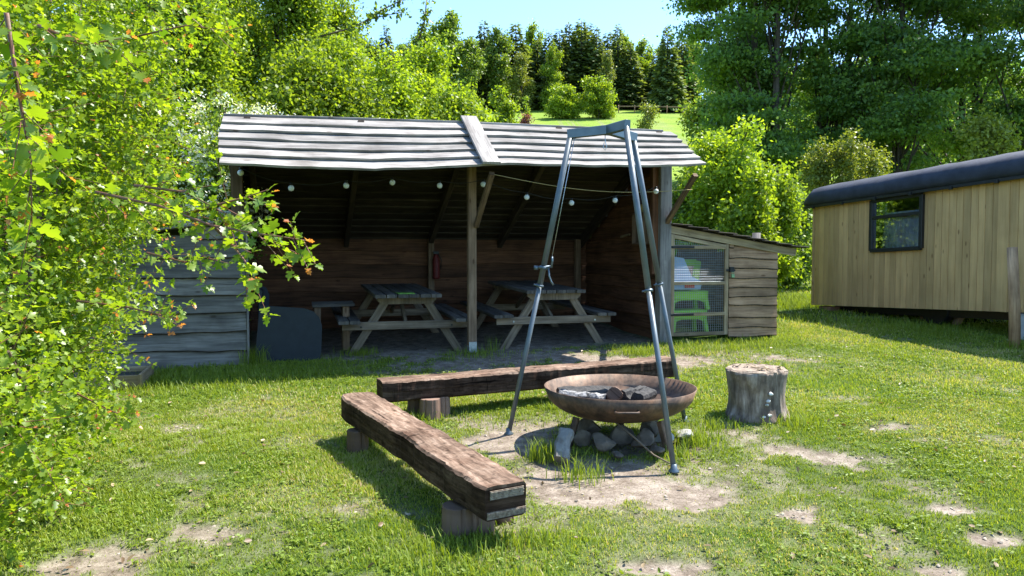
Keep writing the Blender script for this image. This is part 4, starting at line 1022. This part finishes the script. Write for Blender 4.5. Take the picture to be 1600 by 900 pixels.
while u_ < HL_:
    w_ = bw*random.uniform(.9, 1.1); um = u_+w_/2; tn_ = random.random()
    segs = [(Z0, Z1)] if (um < WX0-.0 or um > WX1) else [(Z0, WZ0), (WZ1, Z1)]
    for za, zb_ in segs:
        pr = [(-w_/2+.001, .0), (-w_/2+.006, -.012), (w_/2-.006, -.012), (w_/2-.001, .0), (w_/2-.001, .01), (-w_/2+.001, .01)]
        mb.sweep([[H(um+a_, b_, za) for a_, b_ in pr], [H(um+a_, b_, zb_) for a_, b_ in pr]], [0, zb_-za], tint=tn_)
    u_ += w_
mb.beam(H(-.02, -.014, Z0), H(-.02, -.014, Z1), .04, .03, up=HN)
mb.build('front_cladding', 'cladding', hutr)
mb = MB(); v_ = 0
while v_ < 2.3:
    mb.beam(H(-.01, v_+.05, Z0), H(-.01, v_+.05, Z1+.1), .1, .02, up=HD); v_ += .1
mb.build('end_cladding', 'cladding', hutr)
mb = MB(); mb.beam(H(0, 2.3, (Z0+Z1)/2), H(HL_, 2.3, (Z0+Z1)/2), .02, Z1-Z0); mb.beam(H(HL_, 0, (Z0+Z1)/2), H(HL_, 2.3, (Z0+Z1)/2), .02, Z1-Z0); mb.build('rear_wall', 'cladding', hutr)
mb = MB(); mb.beam(H(0, 1.15, Z0+.03), H(HL_, 1.15, Z0+.03), 2.26, .06); mb.build('floor', 'darkbeam', hutr)
# broader post/batten towards the right
mb = MB(); mb.beam(H(3.62, -.02, Z0), H(3.62, -.02, Z1), .16, .02, up=HN); mb.build('batten', 'cladding', hutr)
# roof
rings = []; us = []
prof = []
nrp = 18
for i in range(nrp+1):
    q = i/nrp; v_ = -.14+2.58*q; arch = math.sin(math.pi*q)
    z_ = Z1-.04+.10+.44*arch**.62 if 0 < i < nrp else Z1-.05
    prof.append((v_, z_))
prof = [(-.13, Z1-.06), (-.165, Z1+.0), (-.165, Z1+.09), (-.14, Z1+.16), (-.07, Z1+.22), (.10, Z1+.28), (.4, Z1+.34), (.8, Z1+.39), (1.15, Z1+.41), (1.5, Z1+.39), (1.9, Z1+.34), (2.2, Z1+.28), (2.38, Z1+.20), (2.45, Z1+.1), (2.43, Z1-.06)]
n = 44; wv2 = [Wob(.008, 2.5) for _ in prof]
mb = MB()
for i in range(n+1):
    u_ = -.14+(HL_+.3)*i/n
    e_ = max(0, 1-(u_+.14)/.16); sh_ = 1-.45*e_**2.2
    rings.append([H(u_, 1.15+(v_-1.15)*(1-.02*e_), Z1-.06+(z_-(Z1-.06))*sh_+wv2[k_](u_)) for k_, (v_, z_) in enumerate(prof)]); us.append(u_)
mb.sweep(rings, us, closed=True, caps=True, smooth=True); mb.build('roof', 'tarp', hutr)
mb = MB(); mb.beam(H(-.14, -.12, Z1-.085), H(HL_, -.12, Z1-.085), .03, .045, n=10)
for i in range(9): mb.box(H(.1+i*.7, -.14, Z1-.10), (.05, .03, .05), ax=HD)
mb.build('gutter', 'blackpaint', hutr)
mb = MB(); mb.beam(H(-.1, -.085, Z1-.065), H(HL_, -.085, Z1-.065), .04, .018, n=10, tint=.9); mb.build('eave_lath', 'palewood', hutr)
# window
wf = MB(); t_ = .06
wf.beam(H(WX0, -.03, WZ0-.0), H(WX0, -.03, WZ1), t_, .07, up=HN); wf.beam(H(WX1, -.03, WZ0), H(WX1, -.03, WZ1), t_, .07, up=HN)
wf.beam(H(WX0, -.03, WZ0), H(WX1, -.03, WZ0), .07, t_+.0, up=(0, 0, 1)); wf.beam(H(WX0, -.03, WZ1), H(WX1, -.03, WZ1), .07, t_, up=(0, 0, 1))
zmid = WZ0+(WZ1-WZ0)*.66
wf.beam(H(WX0, -.032, zmid), H(WX1, -.032, zmid), .06, .05, up=(0, 0, 1))
win = wf.build('window', 'blackpaint', hutr)
def subpart(o, par):
    # par sits under an Empty whose inverse cancels, so world transform of par is identity
    o.parent = par; o.matrix_parent_inverse = Matrix.Identity(4)
for za, zb_ in ((WZ0+.03, zmid-.025), (zmid+.025, WZ1-.03)):
    g_ = MB(); g_.beam(H(WX0+.03, -.012, (za+zb_)/2), H(WX1-.03, -.012, (za+zb_)/2), .006, zb_-za, ch=.001); subpart(g_.build('pane', 'glass'), win)
cu = MB(); rings = []; us = []
for i in range(61):
    u_ = WX0+.02+(WX1-WX0-.04)*i/60; off = .045+.012*math.sin(i*1.1)+.006*math.sin(i*2.7)
    rings.append([H(u_, off, WZ0-.02), H(u_, off, WZ0+.60)]); us.append(u_)
cu.sweep(rings, us, closed=False, caps=False, smooth=True); subpart(cu.build('curtain', 'curtain'), win)
mb = MB(); mb.box(H(WX0+.10, .1, WZ1-.10), (.16, .01, .22), ax=HD); subpart(mb.build('curtain', 'curtain'), win)
# underside: beams, supports, wheels
mb = MB()
for v_ in (.35, 1.9): mb.beam(H(.2, v_, Z0-.07), H(HL_, v_, Z0-.07), .08, .12)
mb.build('chassis', 'blackpaint', hutr)
for u_ in (.25, 3.9):
    m_ = MB(); p_ = H(u_, .12, 0); p_.z = G(p_.x, p_.y); top_ = H(u_, .12, Z0-.0).z
    m_.box((p_.x, p_.y, (p_.z+top_)/2-.02), (.3, .2, max(.05, top_-p_.z)), ax=HD); m_.build('block', 'brick' if u_ < 1 else 'mortar', hutr)
for u_ in (1.9, 2.5):
    m_ = MB(); p_ = H(u_, .5, 0); gzz = G(p_.x, p_.y); top_ = H(u_, .5, Z0).z-.1
    m_.beam((p_.x, p_.y, gzz), (p_.x+.08, p_.y+.03, top_), .09, .09, up=HN); m_.build('prop', 'postwood', hutr)
for u_ in (2.3, 5.2):
    for v_ in (.35,):
        m_ = MB(); p_ = H(u_, v_, 0); gzz = G(p_.x, p_.y); cc = Vector((p_.x, p_.y, gzz+.24)); m_.tube([cc-HB*.08, cc+HB*.08], .24, 24); m_.build('wheel', 'black', hutr)
# post in front
po2 = at(1588, 540); po2 = Vector((6.30, 9.22, G(6.30, 9.22)))
m_ = MB(); m_.tube([po2-Vector((0, 0, .1)), po2+Vector((-.02, 0, .6)), po2+Vector((-.07, 0, 1.26))], [.066, .062, .058], 14, tint=.9)
tag(m_.build('wooden_post', 'coopwood'), 'bare round wooden post standing before the right end of the hut', 'post')
# post behind coop
m_ = MB(); c = S(7.15, .75); m_.tube([c-Vector((0, 0, .1)), c+Vector((.0, 0, 1.42))], [.07, .06], 12); tag(m_.build('wooden_post', 'greywood'), 'grey wooden post rising behind the coop roof corner', 'post')

# ------------------------------------------------------------------ hawthorn bush, foreground left
def hawthorn():
    root = thing('hawthorn_bush', (-3.0, 4.0, G(-3, 4)), 'big hawthorn bush with bright lobed leaves and reddish tips filling the left side', 'bush')
    lobes = [(-3.15, 4.4, 2.95, 1.2, 1.2, .95), (-3.0, 4.3, 2.2, 1.12, 1.1, .80), (-3.1, 4.2, 1.35, .88, 1.1, .70), (-3.0, 3.8, .75, .85, 1.0, .6), (-2.58, 2.95, .55, .66, .8, .42),
             (-2.28, 2.3, 1.9, .80, .75, .75), (-2.35, 2.5, 1.1, .72, .8, .7), (-2.3, 2.3, 2.7, .8, .8, .6), (-3.3, 5.2, 2.75, .75, .8, .85), (-3.75, 5.6, 2.4, 1.1, 1.2, 1.2), (-3.7, 5.2, 1.2, .8, 1.0, .8)]
    rng = np.random.default_rng(77); rg = random.Random(77)
    nt_ = 13000; C, D = lobes_centers(lobes, nt_, .22, rng)
    # keep what lies in front hemisphere-ish or outside others
    T0 = C-D*.12; dirs = unit(D*.8+rng.normal(size=(nt_, 3))*.55+np.array([.12, -.1, .25]))
    Ltw = rng.uniform(.10, .34, nt_)
    twig = MB(); LP = []; LX = []; LN = []; LS = []; LT = []; near = []
    def run(p, d, L, red, big=1.0, tw=True, droop=.35, n=None, pitch=.022):
        n = n or max(4, int(L/pitch)); pts_ = []
        q = Vector(p); dd = Vector(d); step = L/n
        pts_.append(q.copy())
        side = dd.cross(Vector((rg.gauss(0, 1), rg.gauss(0, 1), rg.gauss(0, 1)))).normalized()
        cluster_t = rg.random()*.6
        for i in range(n):
            dd = (dd+Vector((rg.gauss(0, .07), rg.gauss(0, .07), rg.gauss(0, .07)-droop*step))).normalized(); q = q+dd*step; pts_.append(q.copy())
            for s_ in ((1,) if i < n-1 else (1, -1, .3)):
                rot = Matrix.Rotation(i*2.4+rg.uniform(-.5, .5), 3, dd); ld = (dd*.5+(rot@side)*1.0*s_+Vector((0, 0, .05))).normalized()
                LP.append(tuple(q)); LX.append(tuple(ld)); nn_ = Vector((0, 0, 1))*.9+Vector((rg.gauss(0, .5), rg.gauss(0, .5), rg.gauss(0, .3))); LN.append(tuple(nn_))
                tip = i/n
                LS.append(rg.uniform(.024, .050)*big*(1.1-.45*tip)*(.62 if (red and tip > .72) else 1))
                LT.append(rg.uniform(.955, 1.0) if (red and tip > .72 and rg.random() < .7) else min(.9, cluster_t+rg.random()*.35)); near.append(q.y < 2.75)
        return pts_
    for i in range(nt_):
        red = rg.random() < .09
        y_ = C[i][1]; show = C[i][0]/max(y_, .5) > -.85
        if not show: continue
        pts_ = run(T0[i], dirs[i], Ltw[i], red, 1.0)
        if rg.random() < .30:
            twig.tube([pts_[0], pts_[len(pts_)//2], pts_[-1]], [.0022, .0016, .0008], 3, caps=False, tint=rg.random())
    # sprigs that reach out over the shelter
    def spray(path, nleaf, subs, big=.92):
        P_ = [dist(*q) for q in path]
        twig.tube(P_, [.0045-.0035*i/(len(P_)-1) for i in range(len(P_))], 5, tint=.5)
        for i in range(len(P_)-1):
            d = P_[i+1]-P_[i]; run(P_[i], d.normalized(), d.length, i == len(P_)-2, big, droop=0, pitch=.021)
            for k_ in range(max(1, subs-1)):
                q = P_[i].lerp(P_[i+1], rg.random()); dd = (d.normalized()+Vector((rg.gauss(0, .7), rg.gauss(0, .5), rg.gauss(-.1, .7)))).normalized()
                pp_ = run(q, dd, rg.uniform(.05, .13), rg.random() < .5, big, pitch=.02); twig.tube([pp_[0], pp_[-1]], [.0015, .0008], 3, caps=False)
    spray([(150, 300, 2.1), (250, 322, 1.95), (330, 352, 1.85), (400, 365, 1.8), (440, 370, 1.75), (480, 376, 1.72)], 0, 4)
    spray([(290, 335, 1.95), (340, 320, 1.9), (385, 308, 1.85), (420, 296, 1.8)], 0, 3)
    spray([(330, 350, 1.9), (365, 385, 1.85), (388, 415, 1.8), (398, 448, 1.8)], 0, 3)
    spray([(210, 290, 2.0), (290, 300, 1.95), (345, 330, 1.9)], 0, 5)
    spray([(120, 470, 2.6), (200, 480, 2.5), (250, 492, 2.45), (273, 496, 2.4)], 0, 5, .95)
    spray([(230, 395, 2.6), (290, 410, 2.5), (325, 398, 2.45)], 0, 5, .95)
    spray([(200, 60, 2.9), (290, 40, 2.8), (360, 48, 2.7)], 0, 5, .95)
    spray([(10, 20, 1.35), (30, 150, 1.4), (48, 250, 1.4), (50, 350, 1.38)], 0, 5, 1.1)
    spray([(60, 40, 1.8), (130, 70, 1.75), (190, 60, 1.7)], 0, 5, 1.1)
    spray([(110, 610, 3.2), (170, 640, 3.1), (205, 655, 3.0)], 0, 5, .95)
    A_ = [np.array(v) for v in (LP, LX, LN, LS, LT)]; nr = np.array(near)
    p1 = leafset(A_[0][nr], A_[1][nr], unit(A_[2][nr]), A_[3][nr], A_[4][nr], HL, HLF)
    p2 = leafset(A_[0][~nr], A_[1][~nr], unit(A_[2][~nr]), A_[3][~nr]*1.05, A_[4][~nr], HM, HMF)
    V, fs, T = merge([p1, p2]); print('hawthorn leaves', len(nr))
    o = bpy.data.objects.new('foliage', fastmesh('foliage', V, fs, 'haw', T)); COL.objects.link(o); adopt(o, root)
    twig.build('twigs', 'redtwig', root)
    mb = MB()
    base = Vector((-3.05, 4.1, G(-3, 4)-.05))
    for l in lobes:
        for k_ in range(3):
            e_ = Vector(l[:3])+Vector((rg.uniform(-.5, .6), rg.uniform(-.5, .5), rg.uniform(-.2, .5))); b_ = base+Vector((rg.uniform(-.15, .15), rg.uniform(-.3, .3), 0))
            mid_ = b_.lerp(e_, .5)+Vector((rg.uniform(-.15, .15), rg.uniform(-.15, .15), .15)); mb.tube([b_, b_.lerp(mid_, .5)+Vector((0, 0, .08)), mid_, e_], [.03, .022, .014, .005], 6)
    mb.build('branches', 'twig', root)
hawthorn()

# ------------------------------------------------------------------ trees and shrubs behind the shelter
def tpx(px, D): return (px-800)/F*D
BH = 'young light green trees behind the shelter'
for i, (px, D, h, r, lab) in enumerate([
        (325, 14.0, 6.0, 1.2, 'bright green tree over the white flowering hawthorn'),
        (262, 13.0, 6.0, 1.4, 'bright green tree at the right edge of the hawthorn bush top'),
        (235, 15.5, 8.5, 2.1, 'tall light green tree behind the upper left of the hawthorn'),
        (345, 17.5, 8.4, 2.0, 'tall light green tree above the left end of the shelter roof'),
        (440, 16.0, 8.0, 1.9, 'light green tree rising out of the picture above the left roof half'),
        (525, 17.5, 7.0, 1.6, 'light green tree whose top touches the sky left of centre'),
        (600, 16.0, 5.1, 1.35, 'yellow-green young tree just left of the roof cover plank'),
        (665, 17.5, 5.9, 1.15, 'slim light green tree with a thin top shoot against the sky'),
        (715, 15.0, 4.3, 1.1, 'low yellow-green tree right above the roof cover plank'),
        (480, 13.5, 4.7, 1.3, 'low light green tree close behind the left roof half'),
        (560, 14.0, 4.2, 1.2, 'low light green tree close behind the middle of the left roof half')]):
    make_tree('young_tree', lab, 'tree', tpx(px, D), D, h, r, 'lime', int(620*r*r**.3), 56, .19, .085, flat=.8, base=.12, nlobe=12, group=BH, seed=200+i, shell=.5)
# white flowering hawthorns
for i, (px, D, h, r, lab) in enumerate([(338, 9.6, 3.15, .62, 'white flowering hawthorn at the left corner of the shelter roof'), (425, 12.2, 3.4, .75, 'white blossoming bush top showing just above the left roof edge')]):
    x = tpx(px, D); root = make_tree('flowering_bush', lab, 'bush', x, D, h, r, 'mid', 320, 36, .12, .055, base=.1, nlobe=9, seed=400+i)
    rng = np.random.default_rng(i); z0 = G(x, D)
    C, Dn = lobes_centers([(x, D-.1, z0+h*.86, r*.85, r*.7, h*.16), (x+.1, D, z0+h*.6, r*.8, r*.8, h*.3)], 240, .15, rng)
    V, fs, T = clump_leaves(C, 26, .05, .8, .042, Dn, rng=rng, tmpl=LQ, faces=LQF)
    o = bpy.data.objects.new('blossoms', fastmesh('blossoms', V, fs, 'white', T)); COL.objects.link(o); adopt(o, root)
# shrubs right of the shelter
for i, (px, D, h, r, mat, lab) in enumerate([
        (1120, 14.5, 3.3, 1.1, 'lime', 'bright green shrub right behind the shelter, above the coop'),
        (1195, 15.8, 2.5, .85, 'lime', 'bright green shrub between the coop and the hut'),
        (1235, 17.5, 2.2, .8, 'mid', 'mid green low shrub beside the left corner of the hut'),
        (1065, 15.5, 2.5, .9, 'mid', 'mid green shrub just behind the right shelter post'),
        (1160, 13.2, 1.9, .7, 'lime', 'low bright shrub directly behind the coop roof'),
        ]):
    make_tree('shrub', lab, 'shrub', tpx(px, D), D, h, r, mat, int(480*r+100), 44, .15, .085, base=.05, nlobe=10, group='shrubs right of the shelter', seed=500+i, shell=.5)

D = 18.5; x = tpx(1325, D); z0 = G(x, D); rgs = random.Random(12)
make_tree('shrub', 'pale yellow-green shrub with upright shoots behind the hut roof', 'shrub', x, D, 3.0, .8, 'yellow', 520, 34, .09, .075, base=.05, nlobe=5, group='shrubs right of the shelter', seed=560, shoots=0,
    extra=[(x+rgs.uniform(-.95, .95), D+rgs.uniform(-.5, .5), z0+rgs.uniform(2.6, 3.2), .10, .10, rgs.uniform(.5, .95)) for _ in range(13)])
# ------------------------------------------------------------------ beeches on the right
BE = 'dark beech trees behind the hut'
for i, (px, D, h, r, lab, tk) in enumerate([
        (1150, 33, 17, 3.0, 'leftmost dark beech, its branches reaching over the meadow against the sky', 2),
        (1190, 30, 17, 3.6, 'dark beech with thin trunks above the bright shrubs', 4),
        (1300, 32, 18, 4.2, 'dark beech behind the pale yellow-green shrub', 2),
        (1400, 30, 18, 4.0, 'dark beech with layered sprays above the hut window', 1),
        (1500, 33, 18, 4.2, 'dark beech with forked trunk above the hut roof', 2),
        (1610, 29, 17, 3.6, 'dark beech at the right edge of the photo', 1)]):
    x = tpx(px, D)
    make_tree('beech_tree', lab, 'tree', x, D, h, r, 'beech', 820, 50, .42, .17, flat=.17, base=.18, nlobe=22, lobeflat=.42, group=BE, trunk_r=.17, seed=600+i, shell=.55, thi=.9, trunks=tk)
for i, (px, D, h, r) in enumerate([(1110, 52, 7, 2.6), (1180, 50, 6, 3.2), (1260, 54, 8, 3.5), (1350, 50, 9, 3.6), (1450, 48, 9, 3.5), (1560, 50, 9, 4)]):
    make_tree('understorey_tree', 'dark green tree deep behind the beech trunks', 'tree', tpx(px, D), D, h, r, 'beech' if i % 2 else 'mid', 300, 34, .45, .30, base=.02, nlobe=9, group='trees deep behind the beeches', seed=650+i)
make_tree('golden_shrub', 'yellow leaved shrub glowing behind the beech branches above the hut', 'shrub', tpx(1535, 26), 26, 5.1, 1.1, 'yellow', 200, 30, .2, .14, seed=690, base=.35)

# ------------------------------------------------------------------ meadow edge and forest
def far_tree_conifer(seed, h, r):
    rg = np.random.default_rng(seed); n = 4200
    q = rg.random(n)**.75; q = 1-q     # q=0 bottom
    q = rg.random(n); q = 1-np.sqrt(1-q*.9995)
    ang = rg.uniform(0, 6.283, n); tier = (np.floor(q*26)+.5)/26*.7+q*.3
    lob = .8+.25*np.sin(ang*5+np.floor(q*26)*1.7)
    rr = r*(1-tier)**.8*lob*np.sqrt(rg.random(n))**.6+.04
    P = np.stack([rr*np.cos(ang), rr*np.sin(ang), h*(.04+.96*tier)-rr*.30], 1)
    X = np.stack([np.cos(ang), np.sin(ang), -.45+0*ang], 1)+rg.normal(size=(n, 3))*.35
    N = np.stack([np.cos(ang)*.5, np.sin(ang)*.5, .8+0*ang], 1)+rg.normal(size=(n, 3))*.4
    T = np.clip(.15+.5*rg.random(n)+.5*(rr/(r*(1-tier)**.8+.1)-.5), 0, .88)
    V, fs, T = leafset(P, X, unit(N), h*.06*(.45+.6*(1-q))*rg.uniform(.6, 1.3, n), T, [(0, 0, 0), (.5, .26, 0), (1, 0, -.1), (.5, -.26, 0)], LQF)
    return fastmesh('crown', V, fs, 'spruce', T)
con = [far_tree_conifer(900+i, 1.0*14, 2.1) for i in range(3)]
tm = MB(); tm.tube([(0, 0, -.5), (0, 0, 7), (0, 0, 13.4)], [.2, .12, .02], 6); trunkme = tm.build('trunk', 'bark'); tdata = trunkme.data; bpy.data.objects.remove(trunkme)
def far_decid(seed, mat):
    t = make_tree('forest_tree', 'x', 'tree', 0, 0, 13, 3.6, mat, 420, 22, .40, .42, base=.08, nlobe=14, seed=seed, zbase=0, shell=.5)
    return t
dec = [far_decid(700, 'mid'), far_decid(701, 'mid'), far_decid(702, 'lime'), far_decid(703, 'yellow')]
FG = 'forest trees along the top of the meadow'
def place_con(px, D, ytop, lab, k=0, wide=1.0):
    x = tpx(px, D); z0 = G(x, D); ztop = dist(px, ytop, D).z; h = ztop-z0
    r = thing('spruce_tree', (x, D, z0), lab, 'tree', FG); s = h/14
    for me_, nm in ((con[k % 3], 'crown'), (tdata, 'trunk')):
        o = bpy.data.objects.new(nm, me_); COL.objects.link(o); o.parent = r
    r.scale = (s*wide, s*wide, s); r.rotation_euler = (0, 0, px*.7)
    return r
def place_dec(px, D, ytop, lab, k, wide=1.0, name='forest_tree'):
    x = tpx(px, D); z0 = G(x, D); ztop = dist(px, ytop, D).z; h = ztop-z0
    r = dup_tree(dec[k], lab); r.name = name; r.location = (x, D, z0-.3); s = h/13; r.scale = (s*wide, s*wide, s); r.rotation_euler = (0, 0, px*.37); r['group'] = FG
    return r
cons = [(757, 118, 28, 'blue-green spruce just left of centre on the hill'), (806, 120, 30, 'pointed spruce behind the round bush'), (840, 122, 55, 'spruce left of the two meadow bushes'), (873, 116, 42, 'dark spruce behind the left meadow bush'), (888, 119, 30, 'tall dark spruce rising behind the two meadow bushes'),
        (907, 117, 26, 'tallest narrow spruce of the middle group'), (930, 116, 38, 'broad sunlit spruce behind the right meadow bush'), (948, 121, 45, 'spruce right of the middle group'), (963, 118, 34, 'thin-topped spruce right of the two meadow bushes'), (983, 117, 62, 'short sunlit spruce at the right of the middle group'),
        (1040, 112, 34, 'broad dark spruce standing beside the beeches'), (1022, 118, 80, 'small spruce left of the broad dark spruce'), (606, 122, 36, 'lone spruce top left of centre'), (1062, 116, 50, 'green spruce half hidden by the leftmost beech'), (857, 121, 44, 'thin dark spruce between the middle spruces'), (917, 121, 33, 'spruce top peeping out of the middle group'), (640, 120, 60, 'dark spruce half hidden behind the light trees')]
for i, (px, D, yt, lab) in enumerate(cons): place_con(px, D, yt, lab, i, 1.75 if i % 2 else 1.4)
for i, (px, D, yt) in enumerate([(330, 70, -30), (380, 75, 5)]):
    place_con(px, D, yt, 'tall dark spruce behind the light trees at the upper left', i, .8)
decs = [(700, 112, 22, 0, 1.1, 'tall olive-green tree with feathery top left of centre'), (660, 118, 45, 1, 1.0, 'olive-green tree between the spruce tops left of centre'), (735, 110, 55, 1, .9, 'mid green tree left of the blue-green spruce'), (780, 115, 45, 0, .9, 'mid green tree behind the round light bush'),
        (830, 125, 38, 2, .8, 'light green tree among the spruces'), (1000, 124, 62, 2, 1.0, 'light green rounded tree right of the spruce group'), (975, 128, 55, 2, .9, 'light green tree top behind the spruce group'), (575, 120, 60, 0, 1.1, 'mid green tree behind the light trees left of centre'),
        (1080, 120, 60, 0, 1.0, 'mid green tree behind the leftmost beech'), (1030, 128, 70, 2, 1.0, 'pale green tree behind the broad dark spruce'), (520, 118, 55, 1, 1.2, 'hill tree behind the tall light trees'), (760, 126, 62, 0, 1.0, 'mid green tree at the back left of the spruces'), (630, 126, 66, 1, 1.1, 'mid green tree on the hill left of centre'),
        (862, 113, 72, 2, .8, 'low light green tree in front of the thin dark spruces'), (945, 112, 78, 3, .7, 'low yellowish tree right of the taller meadow bush'), (815, 112, 80, 3, .9, 'olive young tree beside the pointed spruce'), (905, 124, 45, 2, .7, 'light green crown between the middle spruces')]
for px, D, yt, k_, w_, lab in decs: place_dec(px, D, yt, lab, k_, w_)
for i in range(9):
    px = 700+i*44+random.uniform(-8, 8); place_con(px, 131+random.uniform(-2, 5), 62+random.uniform(-6, 18), 'dark spruce filling the back of the forest on the hill', i, 1.5)
for i, px in enumerate([1110, 1160, 1215, 1270, 1330, 1390, 1450, 1510, 1580]):
    place_dec(px, 95+random.uniform(-4, 4), 90+random.uniform(-15, 25), 'hill tree glimpsed between the dark beeches', i % 2, 1.25)
for d in dec:
    for ch in list(d.children): bpy.data.objects.remove(ch)
    bpy.data.objects.remove(d)
# bushes on the meadow
make_tree('round_bush', 'round light green tree bush at the left end of the meadow', 'bush', tpx(783, 48), 48, 6.9, 1.35, 'lime', 420, 26, .22, .20, base=.05, nlobe=12, seed=801, extra=None)
for i, (px, yt, r, lab) in enumerate([(882, 134, 2.6, 'left and lower of the two round bushes on the meadow'), (934, 119, 2.9, 'right and taller of the two round bushes on the meadow')]):
    D = 99; x = tpx(px, D); z0 = G(x, D); h = dist(px, yt, D).z-z0
    make_tree('meadow_bush', lab, 'bush', x, D, h, r, 'mid' if 0 else 'lime', 420, 26, .25, .30, base=.02, nlobe=12, group='round bushes on the meadow', seed=810+i, extra=[(x, D, z0+h*.45, r*.85, r*.85, h*.45)])
D = 60; make_tree('sapling', 'pale sapling on the meadow right of the tripod top', 'sapling', tpx(1010, D), D, dist(1010, 155, D).z-G(tpx(1010, D), D), 1.1, 'yellow', 150, 18, .22, .16, base=.1, seed=820)
D = 45; make_tree('purple_shrub', 'small purple-leaved shrub poking above the roof by the plank', 'shrub', tpx(826, D), D, dist(826, 176, D).z-G(tpx(826, D), D), .6, 'purple', 70, 18, .12, .13, base=.5, seed=821)
D = 70; make_tree('slim_sapling', 'slim upright light green sapling at the meadow edge', 'sapling', tpx(823, D), D, dist(823, 143, D).z-G(tpx(823, D), D), .35, 'lime', 70, 16, .12, .2, base=.1, seed=822)
# far rail fence
fd = 108; fen = thing('rail_fence', (tpx(1030, fd), fd, G(tpx(1030, fd), fd)), 'low rail fence at the top of the meadow right of the bushes', 'fence')
xs = [tpx(px, fd) for px in (965, 990, 1015, 1040, 1065, 1090)]
mb = MB()
for a_, b_ in zip(xs[:-1], xs[1:]): mb.beam((a_, fd, G(a_, fd)+1.0), (b_, fd, G(b_, fd)+1.0), .06, .14)
mb.build('rail', 'coopwood', fen)
for x in xs:
    mb = MB(); mb.tube([(x, fd+.1, G(x, fd)-.1), (x, fd+.1, G(x, fd)+1.2)], .07, 8); mb.build('post', 'coopwood', fen)
# overhanging thin branch against the sky (top, left of centre)
ob = thing('overhanging_twig', dist(520, 30, 14), 'thin leafy twig reaching into the sky at the top left of centre', 'twig')
LPs = []; mb = MB(); rg = random.Random(4)
for path in ([(490, 60), (545, 45), (585, 28), (632, 18)], [(560, 40), (600, 14), (640, -6)], [(655, 60), (664, 30), (667, -8)]):
    P_ = [dist(a_, b_, 14) for a_, b_ in path]; mb.tube(P_, [.02, .014, .01, .006][:len(P_)], 5)
    for i in range(len(P_)-1):
        for k_ in range(7): LPs.append(tuple(P_[i].lerp(P_[i+1], rg.random())))
mb.build('stem', 'twig', ob)
V, fs, T = clump_leaves(np.array(LPs), 10, .06, .8, .085, None, rng=RNG)
o = bpy.data.objects.new('foliage', fastmesh('foliage', V, fs, 'mid', T)); COL.objects.link(o); adopt(o, ob)
